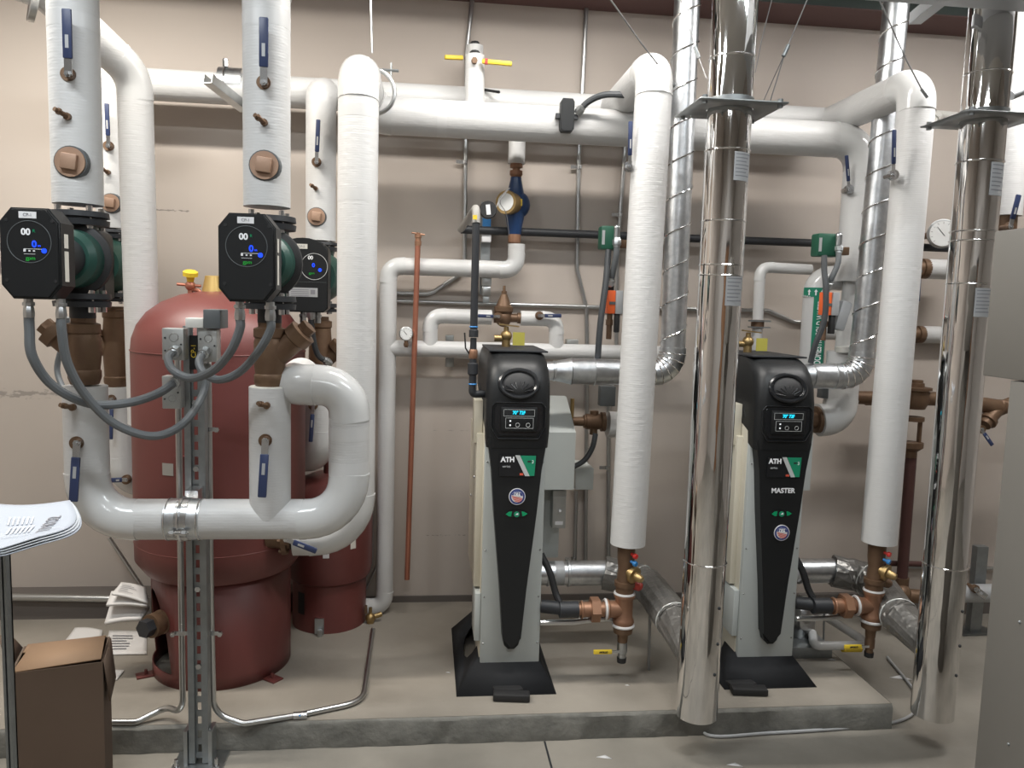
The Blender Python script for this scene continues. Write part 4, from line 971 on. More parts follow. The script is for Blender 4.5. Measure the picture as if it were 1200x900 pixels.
# white stub + blue meter
mx_ = cw(605, 200).x
pipe('insulated_water_pipe', 'short white stub hanging from the header above the blue meter', [(mx_, CW, cw(603, 192).z), (mx_, CW, cw(603, 150).z)], .078)
t = thing('water_meter', 'blue water meter with brass dial hanging above the slim pipe', 'meter', (mx_, CW, cw(605, 284).z))
zm = [cw(605, y).z for y in (284, 275, 240, 208, 204, 192)]
MB().lathe((mx_, CW, 0), Z, [(zm[1], .030), (zm[1]+.03, .034), (zm[2]-.02, .05), (zm[2]+.01, .052), (zm[2]+.03, .045), (zm[3]-.01, .026), (zm[3], .026)]).ball((mx_+.02, CW, zm[2]), .05, (1, 1, 1.2)).build('body', 'blue_paint', t)
MB().lathe((mx_, CW, 0), Z, [(zm[0]-.006, .022), (zm[0], .03), (zm[1], .03), (zm[1]+.002, .022)]).build('union', 'bronze_bright', t)
MB().lathe((mx_, CW, 0), Z, [(zm[3]-.002, .02), (zm[3]+.012, .03), (zm[3]+.03, .03), (zm[3]+.032, .018), (zm[5]-.02, .018), (zm[5]-.018, .03), (zm[5], .028)]).build('union', 'bronze_bright', t)
dd = V((-.55, -.83, 0)).normalized(); q = V((mx_, CW, zm[2]))
MB().lathe(q+dd*.03, dd, [(0, .05), (.05, .05), (.052, .055), (.066, .052)]).build('dial_case', 'brass', t)
MB().cyl(q+dd*.094, q+dd*.098, .04).build('dial_face', 'glass_face', t)
MB().box(q+V((.01, -.055, .005)), (.03, .01, .03)).build('yellow_tag', 'yellow', t)
q = at(572, 246, 3.4); t = thing('meter_register', 'round black remote register with white label beside the blue meter', 'meter', q)
MB().lathe(q+Yv*.03, -Yv, [(0, .036), (.03, .038), (.04, .034)], 32).build('body', 'rubber', t)
MB().box(q-V((0, .0115, 0)), (.018, .002, .042), Matrix.Rotation(-.12, 3, 'Y')).build('label', 'white_label', t)
flex('thin looped wire between black register and brass meter dial', [q+V((.03, 0, 0)), q+V((.055, .03, .06)), q+V((.10, .1, .11)), q+V((.06, .1, .05)), q+V((.09, .12, .0)), q+V((.11, .16, -.09))], .0018, 'wire', 'meter_wire', False, 6)
# small devices on a strip under the register
t = thing('wall_strut', 'short strut with blue-labelled device and latch under the black register', 'bracket', at(569, 310, 3.76))
q0, q1 = at(568, 340, 3.76), at(569, 236, 3.76); MB().b2((q0.x-.022, 3.78, at(568, 345, 3.76).z), (q0.x+.022, 3.84, q1.z)).build('rail', 'strut_steel', t)
MB().b2((q0.x-.018, 3.74, at(568, 271, 3.76).z), (q0.x+.02, 3.78, at(568, 255, 3.76).z)).build('device', 'blue_cap', t)
MB().b2((q0.x-.022, 3.73, at(568, 284, 3.76).z), (q0.x+.022, 3.78, at(568, 273, 3.76).z), .002).build('plate', 'white_label', t)
q = at(570, 330, 3.73); t = thing('wall_valve_box', 'small grey valve fixture on the wall between the white pipes', 'fixture', q)
MB().box(q, (.045, .05, .04), None, .003).build('head', 'jbox', t); MB().box(q-Z*.045, (.04, .04, .045), None, .004).build('body', 'conduit', t); MB().box(q-Z*.085, (.03, .03, .03), None, .003).build('foot', 'strut_steel', t)
# gauge
def gauge(label, px, py, Y, r, dirn=(0, -1, 0), stem=True):
    q = at(px, py, Y); d = V(dirn).normalized(); t = thing('pressure_gauge', label, 'gauge', q)
    MB().lathe(q+d*-.02, d, [(0, r*.9), (.02, r), (.03, r), (.032, r*.88)], 32).build('case', 'conduit', t)
    MB().cyl(q+d*.009, q+d*.0135, r*.86, n=32).build('face', 'glass_face', t); fc = LAST[0]
    u, v = frame_of(d); up = Z-d*Z.dot(d); up.normalize(); rt = up.cross(d)
    mb = MB()
    for k in range(11):
        a = RD(-45+27*k); e = rt*cos(a)+up*sin(a); mb.cyl(q+d*.014+e*r*.66, q+d*.014+e*r*.78, .0008, n=5)
    e = (rt*-.5+up*.6).normalized(); mb.cyl(q+d*.0145-e*r*.2, q+d*.0145+e*r*.6, .0012, n=5)
    mb.build('scale', 'black_ink', fc)
    if not stem: MB().cyl(q+Yv*.01, V((q.x, WY, q.z)), .016).build('back_stem', 'bronze', t)
    if stem: MB().cyl(q-Z*r, q-Z*(r+.03), .009, n=10).hexa(q-Z*(r+.012), q-Z*(r+.024), .013).build('stem', 'bronze', t)
gauge('small round gauge on the slim white pipe beside the copper tube', 476, 391, 3.64, .032)
gauge('round white-faced gauge peeking out left of the right chrome stack', 1104, 274, 3.62, .07, (-.3, -.9, 0), False)
# copper tube
a, b = at(490, 275, 3.655), at(477, 679, 3.63)
t = thing('copper_tube', 'long leaning copper tube in front of the white water pipes', 'pipe', b)
MB().cyl(b, a, .0125, n=16).build('tube', 'copper', t)
MB().lathe(a-Z*.05, Z, [(0, .015), (.02, .016), (.022, .013), (.035, .013), (.036, .016), (.05, .016), (.052, .008), (.06, .008)], 16).cyl(a-X*.03+Z*.008, a+X*.03, .004, n=8).build('top_fitting', 'bronze_bright', t)
# drain valve at foot of water pipe
q = at(434, 724, 3.58); t = thing('hose_valve', 'small brass valve at the foot of the white water pipe', 'valve', q)
MB().cyl(q-Z*.07, q+Z*.0, .014, .018).ball(q+V((.0, 0, 0)), .024).cyl(q, q+V((.05, .02, .01)), .012).cyl(q, q+Z*.05, .008, n=8).build('body', 'brass', t)
MB().box(q+V((-.02, -.01, .045)), (.012, .02, .035)).build('handle', 'bronze', t)
# conduits behind riser
for k, px in enumerate((430, 436, 443)):
    q0 = at(px, 590+6*k, 3.78); q1 = at(px-2+k, 700, 3.78)
    o_ = conduit(['leftmost', 'middle', 'rightmost'][k]+' of three thin conduits emerging below the tall riser', [at(px+1, 540, 3.78), at(px, 660, 3.78), at(px-8-3*k, 690, 3.78)], .006, .05, 'conduit')
# wall conduits
def wall_c(label, pts, r=.0105, clamps=(), rad=.06, mt='conduit'): return conduit(label, [at(*p) for p in pts], r, rad, mt, clamps)
WYc = 3.822
wall_c('bent conduit coming down the wall from the ceiling, left of the meter', [(554, -8, WYc), (547, 60, WYc), (544, 318, WYc), (508, 342, WYc), (500, 344.5, WYc), (455, 343, WYc)], clamps=((545, 190, WYc-.008),), rad=[.03, .07, .01, .03])
wall_c('level conduit crossing the wall at mid height behind the pipes', [(455, 352.5, WYc), (700, 360, WYc), (900, 364, WYc), (930, 377, WYc), (960, 378, WYc)], rad=.04)
wall_c('conduit with a kink running down the wall right of the meter', [(688, -8, WYc), (678, 190, WYc), (676, 315, WYc), (687, 360, WYc), (688, 410, WYc), (687, 500, WYc), (686, 672, WYc)], clamps=((679, 196, WYc-.008),), rad=.05)
wall_c('conduit running down the wall beside the left drop pipe', [(733, 168, WYc), (723, 300, WYc), (722, 430, WYc), (713, 470, WYc), (713, 670, WYc)], clamps=((727, 252, WYc-.008), (712, 548, WYc-.008)), rad=.06)
wall_c('lower wall conduit left of the drop pipe with clip', [(675, 575, WYc), (673, 672, WYc)], clamps=((672, 655, WYc-.008),))
wall_c('conduit running low along the foot of the wall at far left', [(-40, 699, 3.66), (150, 702, 3.66)], r=.016)
wall_c('diagonal grey conduit slanting down behind the big tank', [(128, 630, 3.75), (168, 690, 3.75)], r=.009)
wall_c('short dark conduit stub at the far left behind the leftmost pump', [(-30, 289, 3.76), (14, 289, 3.76)], r=.018)
# gas header + drop
gz = at(800, 279, CW+.03).z
t = thing('gas_pipe', 'black gas pipe running level along the wall', 'pipe', (0, CW+.03, gz))
gx0 = at(540, 270, CW+.03).x; gx1 = at(1130, 293, CW+.03).x
MB().cyl((gx0, CW+.03, gz), (gx1+.3, CW+.03, gz), .019).build('tube', 'black_iron', t)
GD = 3.0; gdx = at(556, 350, GD).x; gdt = at(556, 243, GD).z
t = thing('gas_drop', 'black gas drop pipe with grey painted elbow feeding the left boiler', 'pipe', (gdx, GD, 1.25))
P, _ = arc_pts([(gx0, CW+.03, gz), (gdx, GD+.02, gdt), (gdx, GD, at(556, 262, GD).z)], .03)
MB().sweep(P, .0155, 14).build('upper_elbow', 'flex_tan', t)
MB().cyl((gdx, GD, at(556, 262, GD).z), (gdx, GD, at(555, 385, GD).z), .0145).build('tube', 'black_iron', t)
z_ = lambda py: at(555, py, GD).z
MB().box((gdx-.006, GD-.016, z_(255)), (.016, .002, .016)).build('yellow_mark', 'yellow', t)
MB().lathe((gdx, GD, 0), Z, [(z_(395), .018), (z_(387), .018), (z_(386), .014), (z_(383), .014)]).lathe((gdx, GD, 0), Z, [(z_(457), .014), (z_(440), .014), (z_(438), .02), (z_(426), .02), (z_(425), .014), (z_(396), .012)]).build('fittings', 'black_iron', t)
MB().lathe((gdx, GD, 0), Z, [(z_(421), .013), (z_(419), .017), (z_(411), .017), (z_(409), .013)], 8).build('valve_body', 'bronze_bright', t)
MB().sweep([(gdx-.012, GD, z_(416)), (gdx-.03, GD-.01, z_(408)), (gdx-.035, GD-.01, z_(390))], .003, 6).build('valve_lever', 'rubber', t)
MB().torus((gdx, GD, z_(383)), Z, .014, .003, 20, 6).torus((gdx, GD, z_(431)), Z, .0155, .004, 20, 6).torus((gdx, GD, z_(450)), Z, .014, .003, 20, 6).build('sealant_ring', 'blue_cap', t)
P, _ = arc_pts([(gdx, GD, z_(455)), (gdx, GD, z_(462)), (.243, GD+.02, z_(462))], .015)
MB().sweep(P, .0145, 14).build('lower_elbow', 'black_iron', t)
# second boiler gas drop hidden; yellow insulated caps on short pipes at top
def cap_valve(label, px, pyt, pyb, Y, w, hx, hy, mark):
    a = at(px, pyb, Y); b = at(px, pyt, Y); t = thing('capped_stub', label, 'pipe', a)
    MB().cyl(a, b, w).build('jacket', 'jacket', t)
    MB().lathe(b, Z, [(0, .022), (.012, .022), (.018, .018)], 8).build('cap', 'rubber', t)
    q = at(hx[0], hy[0], Y-w-.01); r_ = at(hx[1], hy[1], Y-w-.03)
    d = (r_-q); L = d.length; dn = d.normalized(); sd = dn.cross(Yv).normalized(); up = sd.cross(dn); R = Matrix((sd, dn, up)).transposed()
    MB().hexa(q+Yv*.02, q-Yv*.01, .013).build('nut', 'bronze', t)
    MB().box(q+dn*L*.6, (.018, L*.8, .018), R, .004).build('grip', 'yellow', t)
    if mark: MB().box(q+dn*L*.32-Yv*.001, (.019, L*.08, .0185), R).build('grip_base', 'red_cap', t)
cap_valve('nearer capped white stub with yellow lever to the right on the header', 556.5, 65, 125, 3.42, .04, (556, 600), (71, 75), True)
cap_valve('rear capped white stub with yellow lever to the left on the upper header', 556.5, 54, 112, 3.65, .038, (548, 521), (68, 67), False)
o = MB().cyl(at(566, 105, 3.58), at(585, 108, 3.5), .006, n=8).build('sensor_probe', 'rubber'); tag(o, 'thin black probe beside the capped stubs above the header', 'probe')
# small black actuator box on header
q = at(664, 136, LH-.09); t = thing('sensor_box', 'small black sensor box strapped to the front of the header', 'sensor', q)
w, h = .036, .064; oc = [(-w+.01, h), (w-.01, h), (w, h-.012), (w, -h+.012), (w-.01, -h), (-w+.01, -h), (-w, -h+.012), (-w, h-.012)]
MB().prism([(a*.8, b_*1.05) for a, b_ in oc], q+Yv*.02, X, Z, -Yv, .045, .004).build('body', 'black', t)
MB().b2(q+V((-.047, -.01, -.012)), q+V((.047, .01, .008))).build('lug', 'black_iron', t)
flex('curved grey hose from the sensor box to the left drop pipe', [(678, 131, LH-.1), (690, 119, LH-.12), (710, 111, LH-.16), (742, 112, LH-.22)], .013, 'flex_dark')
# ------------------------------------------------------------------ flow switches
def flow_switch(label, px0, px1, py0, py1, Y):
    a, b = at(px0, py1, Y), at(px1, py0, Y); t = thing('flow_switch', label, 'control box', a)
    MB().b2((a.x, Y, a.z), (b.x, Y+.07, b.z), .008).build('cover', 'green_box', t)
    MB().b2((a.x+.004, Y-.001, a.z+.02), (a.x+.016, Y+.001, b.z-.02)).build('label', 'sticker', t)
    MB().cyl((b.x-.02, Y-.012, b.z-.05), (b.x-.02, Y-.012, b.z-.01), .014).ball((b.x-.02, Y-.01, b.z-.01), .015, n=12).build('gland', 'galv', t)
    MB().b2((b.x-.005, Y+.02, a.z+.01), (b.x+.05, Y+.055, a.z+.045), .003).build('side_port', 'bronze', t)
flow_switch('dark green flow switch box on the gas pipe left of the left drop pipe', 704, 728, 265, 292, 3.32)
flow_switch('dark green flow switch box beside the right-hand drop', 958, 987, 274, 300, 3.25)
def actuator(label, px, py, Y):
    q = at(px, py, Y); t = thing('valve_actuator', label, 'actuator', q)
    MB().box(q, (.036, .05, .10), None, .004).build('orange_cover', 'orange', t)
    MB().box(q-V((-.004, .026, .004)), (.026, .004, .012)).build('window', 'grey_box', t)
    MB().box(q+V((.034, 0, 0)), (.032, .06, .10), None, .003).build('grey_cover', 'sticker', t)
    MB().cyl(q+Z*.05, q+Z*.10, .014).build('cable_gland', 'rubber', t)
    MB().box(q+V((.03, -.01, -.08)), (.02, .03, .10), None, .003).build('black_bracket', 'rubber', t)
    MB().cyl(q-Z*.05, q-Z*.16, .012).hexa(q-Z*.075, q-Z*.10, .017).build('stem', 'bronze', t)
    return t
actuator('orange and grey valve actuator above the air duct of the left boiler', 715, 354, 3.35)
flex('dark grey cable hanging from the left flow switch to behind the air duct', [(713, 293, 3.33), (710, 330, 3.3), (704, 375, 3.28), (701, 412, 3.28), (700, 430, 3.3)], .0135, 'flex_dark', ends=False)
flex('short grey cable from the left flow switch into the orange actuator', [(723, 282, 3.3), (722, 300, 3.3), (718, 320, 3.32), (715, 332, 3.34)], .013, 'flex')
t = actuator('orange and grey valve actuator in front of the cold water sign', 967, 356, 3.28)
q = at(985, 370, 3.3); tag(MB().box(q, (.05, .06, .13), Matrix.Rotation(.25, 3, 'Y'), .01).build('motor_block', 'sticker'), 'slanting grey motor block right of the right orange actuator', 'motor')
flex('dark cable from the right flow switch down in front of the cold water sign', [(966, 300, 3.24), (966, 318, 3.22), (968, 340, 3.2), (966, 375, 3.2), (955, 405, 3.22), (950, 425, 3.24)], .0125, 'flex_dark', ends=False)
flex('short cable looping from the right flow switch to the cable joint', [(983, 290, 3.24), (982, 308, 3.22), (975, 325, 3.22), (970, 335, 3.24)], .012, 'flex')
# ------------------------------------------------------------------ pipes at right of wall
RWy = 3.585
t = pipe('insulated_water_pipe', 'slim white pipe right of the left stack, elbowing to the cold water leg', [at(886, 416, RWy), at(891, 313, RWy), at(950, 316, RWy)], .050, .04)
q = at(888, 376, RWy); t = thing('pipe_union', 'small clamp band on the slim white pipe right of the left stack', 'clamp', q)
MB().box(q-Yv*.02, (.10, .03, .008)).box(q-Yv*.02-Z*.03, (.10, .03, .006)).build('plate', 'strut_steel', t); MB().cyl(q-Z*.035, q+Z*.005, .03).build('band', 'bronze', t)
cwx = at(956, 345, 3.5).x
leg = pipe('insulated_water_pipe', 'thick white cold water leg with green lettered band', [V((cwx, 3.5, at(941, 440, 3.5).z)), V((cwx, 3.5, at(944, 325, 3.5).z)), V((cwx+.2, 3.5, at(944, 325, 3.5).z))], .112, .07)
cc = V((cwx, 3.5, 0)); zA, zB, zC2 = at(945, 337, 3.5).z, at(945, 348, 3.5).z, at(945, 425, 3.5).z
pb_ = patch(cc, .0585, 178, 362, zB, zA, 'arrow_band', 'tag_green', leg, 16)
mb = MB()
for aa in (214, 243, 271, 300, 328):
    a = RD(aa); c0 = cc+V((.0592*cos(a), .0592*sin(a), (zA+zB)/2)); tg = V((-sin(a), cos(a), 0)); nm = V((cos(a), sin(a), 0))
    mb.prism([(-.003, -.014), (.003, -.014), (.003, .002), (.008, .002), (0, .014), (-.008, .002), (-.003, .002)], c0, tg, Z, nm, .0006)
mb.build('arrow', 'white_ink', pb_)
gb = patch(cc, .0582, 236, 304, zC2, zB, 'name_band', 'tag_green', leg, 10)
Rv = Matrix.Rotation(pi/2, 3, 'X') @ Matrix.Rotation(pi/2, 3, 'Z')
text('band_text', 'DOMESTIC COLD WATER', .046, (cc.x+.0, 3.5-.0588, (zB+zC2)/2-.01), 'white_ink', gb, rot=Rv, sx=.55, bold=.0006)
pipe('insulated_water_pipe', 'short white level pipe behind the orange actuator on the right', [at(958, 391, RWy), at(990, 391, RWy)], .06)
tag(MB().cyl(at(996, 412, 3.36)-Yv*.0, at(996, 406, 3.36), .06, n=28).build('insulation_collar', 'plastic_white'), 'flat white insulation collar above the right air duct', 'collar')
def wall_stub(label, px, py, px2, Y, dia, flange=True):
    a, b = at(px, py, Y), at(px2, py, Y); b.z = a.z; t = thing('insulated_stub', label, 'pipe', a)
    MB().cyl(a, b, dia/2).build('jacket', 'jacket', t)
    if flange: MB().lathe(a+X*.004, -X, [(0, dia/2), (.03, dia/2), (.032, dia*.42), (.07, dia*.4)]).build('bronze_end', 'bronze', t)
wall_stub('upper short white pipe stub right of the right drop pipe', 1085, 315, 1125, 3.66, .098)
wall_stub('lower short white pipe stub right of the right drop pipe', 1080, 392, 1125, 3.797, .088)
lever('blue lever hanging from the upper short stub right of the right drop', 1078, 318, 3.60, 1076, 353, w=.016, stem=.02)
# backflow assembly
t = thing('backflow_valve', 'bronze backflow assembly with vent funnel between right drop and chrome stack', 'valve', at(1072, 500, 3.55))
q = at(1073, 467, 3.55)
MB().lathe(q-Z*.05, Z, [(0, .045), (.04, .062), (.09, .055), (.092, .07), (.105, .07), (.107, .035), (.125, .035), (.127, .028), (.14, .028)]).cyl(q-X*.02, q-X*.34, .032).cyl(q, q+X*.18, .034).build('body', 'bronze', t)
q2 = at(1069, 505, 3.55)
MB().lathe(q2-Z*.13, Z, [(0, .03), (.03, .03), (.05, .055), (.075, .055)]).box(q2+V((-.04, 0, -.0)), (.012, .02, .13)).box(q2+V((.038, 0, -.0)), (.012, .02, .13)).cyl(q2+Z*.05, q2+Z*.07, .05).build('air_gap_funnel', 'bronze', t)
t = thing('drain_pipe', 'dark red-brown drain pipe running down from the bronze backflow funnel', 'pipe', at(1058, 680, 3.55))
MB().cyl(at(1068, 532, 3.55), at(1056, 690, 3.55), .026).build('tube', 'dark_pipe', t)
MB().ball(at(1057, 695, 3.53), .045).cyl(at(1057, 698, 3.53), at(1095, 700, 3.5), .035).lathe(at(1056, 688, 3.55), Z, [(0, .034), (.05, .034)]).build('elbow', 'bronze', t)
t = thing('wye_strainer', 'bronze wye strainer on the wall right of the right chrome stack', 'strainer', at(1160, 480, 3.5))
a, b = at(1140, 472, 3.5), at(1210, 475, 3.5); MB().cyl(a, a.lerp(b, .42)-Z*.02, .034, .042).cyl(a.lerp(b, .4)-Z*.03, a.lerp(b, .62), .036, .034).cyl(a.lerp(b, .6), b, .034).build('body', 'bronze', t)
c = a.lerp(b, .5); e = at(1157, 494, 3.47); MB().cyl(c, e, .03).build('branch', 'bronze', t); d = (e-c).normalized(); MB().lathe(e-d*.02, d, [(0, .04), (.02, .042), (.022, .032), (.045, .03)]).build('branch_cap', 'bronze', t)
lever('small dark blue lever hanging right of the right chrome stack', 1150, 503, 3.45, 1163, 522, w=.018, stem=.02)
tag(MB().cyl(at(1015, 468, 3.66), at(1075, 470, 3.66), .03).build('bronze_pipe', 'bronze'), 'bronze pipe piece showing left of the right drop pipe', 'pipe')
# bronze gear left: mixing near left drop pipe
t = thing('mixing_valve', 'bronze valve cross on the wall between left boiler and drop pipe', 'valve', at(694, 495, 3.5))
q = at(696, 494, 3.5); MB().lathe(q-X*.1, X, [(0, .02), (.05, .022), (.052, .03), (.06, .03), (.062, .036), (.13, .036), (.132, .045), (.15, .045)]).cyl(q, q+Z*.05, .02).cyl(q, q-Z*.06, .018).build('body', 'bronze', t)
MB().cyl(at(670, 490, 3.5), at(671, 467, 3.5), .009).build('gauge_port', 'brass', t)
pipe('insulated_stub', 'short fat white pipe end behind the left drop pipe', [at(712, 497, 3.5), at(740, 499, 3.5)], .12)
flex('dark rubber hose curving from the bronze cross down behind the left boiler', [(698, 508, 3.45), (694, 525, 3.44), (684, 540, 3.43), (668, 549, 3.42)], .012, 'flex_dark', ends=False)
jbox('small dark junction box under the left air duct', 703, 722, 453, 476, 3.40, 'grey_box', False, .05)
jbox('small dark junction box under the right air duct', 963, 979, 453, 467, 3.40, 'grey_box', False, .05)
t = jbox('grey wall junction box with two conduits below the bronze cross', 674, 696, 549, 574, 3.6, 'cab_grey', False, .2)
jbox('small metal clip box on the wall above the level white pipe, right', 664, 678, 398, 407, 3.77, 'jbox', False, .05, 'wall_clip', 'clip')
jbox('small metal clip box on the wall above the level white pipe, left', 522, 532, 393, 401, 3.77, 'jbox', False, .05, 'wall_clip', 'clip')
jbox('small metal clip box on the wall below the level white pipe', 522, 532, 419, 430, 3.77, 'jbox', False, .05, 'wall_clip', 'clip')
# condensate gear right of the right boiler
q = at(938, 742, 3.25); t = thing('neutralizer_canister', 'glass-like condensate canister on a block behind the right boiler', 'canister', V((q.x, 3.25, .15)))
MB().lathe((q.x, 3.25, .15), Z, [(0, .05), (.02, .06), (.11, .06), (.14, .045), (.15, .02), (.19, .02)]).build('bottle', 'foil', t)
tag(MB().b2((q.x-.10, 3.12, ZP), (q.x+.085, 3.33, .15), .003).build('support_block', 'strut_steel'), 'grey block under the condensate canister', 'block')
t = thing('condensate_pipe', 'white plastic condensate pipe with yellow label beside the right boiler', 'pipe', at(975, 760, 3.1))
P, _ = arc_pts([at(952, 742, 3.2), at(954, 757, 3.1), at(1012, 756, 3.1), at(1008, 748, 3.15), at(950, 712, 3.65)], .02)
MB().sweep(P, .019, 16).build('tube', 'pvc', t)
MB().cyl(at(987, 758.5, 3.1), at(1008, 758.5, 3.1), .0205, n=20).build('label', 'yellow', t); yl_ = LAST[0]
text('label_text', 'CONDENSATE', .013, at(997, 759, 3.075), 'black_ink', yl_, bold=.0008, sx=.6)
o = MB().cyl(at(966, 714, 2.96), at(965, 749, 3.08), .004, n=8).build('hanger_chain', 'strut_steel'); tag(o, 'thin chain hanging above the white condensate pipe', 'chain')
t = thing('floor_strut', 'low strut stand on the floor behind the right chrome stack', 'stand', atz(1145, 740, 0))
q = atz(1140, 740, 0); MB().b2((q.x-.03, q.y-.02, .008), (q.x+.03, q.y+.02, .45)).build('post', 'strut_steel', t); MB().b2((q.x-.09, q.y-.05, 0), (q.x+.09, q.y+.05, .008)).build('base_plate', 'strut_steel', t)
pz_ = at(1160, 695, q.y-.08); tag(MB().cyl((pz_.x-.25, q.y-.08, pz_.z), (pz_.x+.5, q.y-.08, pz_.z), .045).build('floor_pipe', 'sticker'), 'low grey horizontal pipe behind the right chrome stack', 'pipe')
lever('silver lever on the low grey pipe behind the right chrome stack', 1143, 690, q.y-.13, 1156, 700, 'zinc', .03, .02)
wall_c('thin light conduit low on the wall right of the right chrome stack', [(1060, 664, WYc), (1200, 667, WYc)], .01)
o = MB().cyl(at(1035, 660, 3.6), at(1080, 661, 3.6), .014).build('small_bronze_pipe', 'dark_pipe'); tag(o, 'small dark pipe behind the right balancing valve', 'pipe')
# vertical insulated pipe far right and valve
vx = at(1186, 200, 3.0)
pipe('insulated_pipe', 'thick white vertical pipe in the top right corner behind the chrome stack', [at(1180, 253, 3.1), at(1203, 30, 3.1)+(at(1203, 30, 3.1)-at(1180, 253, 3.1))*.9], .11, covers=False, seams=[])
t = thing('valve_neck', 'dark valve body below the corner white pipe, above the grey cabinet', 'valve', at(1180, 262, 3.1))
MB().cyl(at(1177, 290, 3.1), at(1180, 253, 3.1), .04).build('body', 'bronze', t)
lever('blue lever angled up on the corner valve above the grey cabinet', 1184, 266, 3.0, 1194, 228, w=.022, stem=.03)
tag(MB().cyl(at(1185, 112, 2.75), at(1215, 100, 2.75), .016).build('grey_pipe', 'duct_grey'), 'short grey pipe poking from behind the right chrome stack', 'pipe')
t = thing('conduit_fitting', 'grey angled conduit fitting between right drop pipe and chrome stack', 'fitting', at(1105, 140, 3.8))
MB().cyl(at(1120, 136, 3.81), at(1096, 134, 3.81), .02).cyl(at(1100, 133, 3.81), at(1092, 146, 3.81), .027).hexa(at(1100, 136, 3.8), at(1096, 139, 3.8), .03).build('body', 'plastic_white', t)
# ------------------------------------------------------------------ grey cabinets at right edge
CY = 1.8
a = at(1165, 271, CY); b = at(1152.5, 440, CY); xr0 = (a.x+b.x)/2
yb1 = 1.86; a = at(1165, 271, yb1); b = at(1152.5, 440, yb1); xr0 = (a.x+b.x)/2
t = thing('wall_cabinet', 'grey wall cabinet cut off by the right picture edge, upper one', 'cabinet', (xr0+.2, 1.5, b.z))
MB().b2((xr0, 1.15, b.z), (xr0+.4, yb1, a.z), .003).build('body', 'near_cab', t)
MB().b2((xr0+.01, 1.146, b.z+.01), (xr0+.39, 1.15, a.z-.01), .001).build('door', 'near_cab', t)
yb2 = 1.765
t = thing('floor_cabinet', 'tall grey floor cabinet at the right picture edge, below the upper one', 'cabinet', (xr0+.2, 1.5, 0))
MB().b2((xr0+.002, 1.15, 0), (xr0+.4, yb2, b.z-.003), .003).build('body', 'near_cab', t)
for px, py in ((1195, 729), (1182, 872)):
    q = at(px, py, 1.7); k = (xr0+.002)/q.x; q = CAM+(q-CAM)*k; MB().ball((xr0+.002, q.y, q.z), .004, n=8).build('screw', 'strut_steel', t)
# ------------------------------------------------------------------ ceiling things at top
a = at(930, -4, 2.3); b = at(1200, 16, 2.3)
t = thing('ceiling_duct', 'pale grey overhead duct cropped by the top right picture edge', 'duct', (2.2, 2.3, 2.5))
q = at(1040, 9, 2.55)
MB().b2((q.x-.1, 2.0, q.z+.005), (3.3, 2.52, q.z+.3), .004).build('body', 'duct_grey', t)
a0, a1 = at(1072, 28, 2.75), at(1125, -14, 2.35); d = a1-a0; dn = d.normalized(); sd = dn.cross(Z).normalized(); up = sd.cross(dn); R = Matrix((sd, dn, up)).transposed(); mid = (a0+a1)/2
tag(MB().box(mid, (.041, d.length, .003), R).box(mid+sd*.019+up*.018, (.003, d.length, .04), R).box(mid-sd*.019+up*.018, (.003, d.length, .04), R).build('ceiling_strut', 'duct_grey'), 'pale strut channel slanting down in front of the right spiral duct', 'strut')
# ------------------------------------------------------------------ hanger wires
def wire(label, pts, crimp=None, r=.0016):
    P = [at(*p) for p in pts]; t = thing('hanger_wire', label, 'wire', min(P, key=lambda p: p.z)); MB().sweep(P, r, 6).build('strand', 'wire', t)
    if crimp:
        c, d = at(*crimp[0]), at(*crimp[1]); MB().cyl(c, d, .007, n=10).build('crimp', 'strut_steel', t)
    return t
wire('steel wire slanting across the top of the left drop pipe', [(705, -15, 2.75), (751, 50, 2.86), (789, 99, 2.95)], ((784, 93, 2.93), (790, 101, 2.95)), .0028)
wire('steel wire slanting down to the collar of the left stack, left side', [(795, -10, 2.65), (816, 60, 2.62), (828, 92, 2.55)], ((814, 55, 2.62), (819, 68, 2.61)))
wire('steel wire rising right of the left stack to the top edge, nearer one', [(885, 85, 2.6), (893, 45, 2.6), (907, -10, 2.6)], None)
wire('steel wire with crimp rising from the collar of the left stack, right one', [(901, 124, 2.65), (920, 62, 2.62), (950, -10, 2.6)], ((918, 66, 2.62), (924, 53, 2.62)), .002)
wire('steel wire from the back corner of the left stack collar to the crimp', [(893, 122, 2.7), (919, 64, 2.62)], None)
wire('steel wire slanting across the top of the right drop pipe', [(1026, -10, 2.8), (1062, 70, 2.86), (1084, 112, 2.87)], ((1080, 104, 2.87), (1087, 114, 2.87)), .0028)
# ------------------------------------------------------------------ cardboard box, papers, left post
bx0, bx1, byf = at(22, 785, 2.3).x, at(120, 775, 2.3).x, 2.36
bz_ = .50
t = thing('cardboard_box', 'open brown cardboard box standing on the floor at lower left', 'box', ((bx0+bx1)/2, byf+.15, 0))
X0, X1, Y0, Y1 = at(24, 800, byf).x, at(123, 800, byf).x, byf, byf+.19
th = .005
MB().b2((X0, Y0, 0), (X1, Y0+th, bz_)).b2((X0, Y1-th, 0), (X1, Y1, bz_)).b2((X0, Y0+th, 0), (X0+th, Y1-th, bz_)).b2((X1-th, Y0+th, 0), (X1, Y1-th, bz_)).b2((X0, Y0, .001), (X1, Y1, .006)).build('carton', 'cardboard', t)
def flap(p, mt='cardboard'):
    mb = MB(); mb.b.faces.new([mb.b.verts.new(q) for q in p]); o = mb.build('flap', mt, t); md = o.modifiers.new('s', 'SOLIDIFY'); md.thickness = .004
flap([(X0+.004, Y0+.002, bz_+.003), (X1-.004, Y0+.002, bz_+.012), (X1-.006, Y0+.13, bz_+.03), (X0+.03, Y0+.13, bz_+.026)], 'cardboard_lit')  # closed top flap, its overhead light painted as a paler cardboard
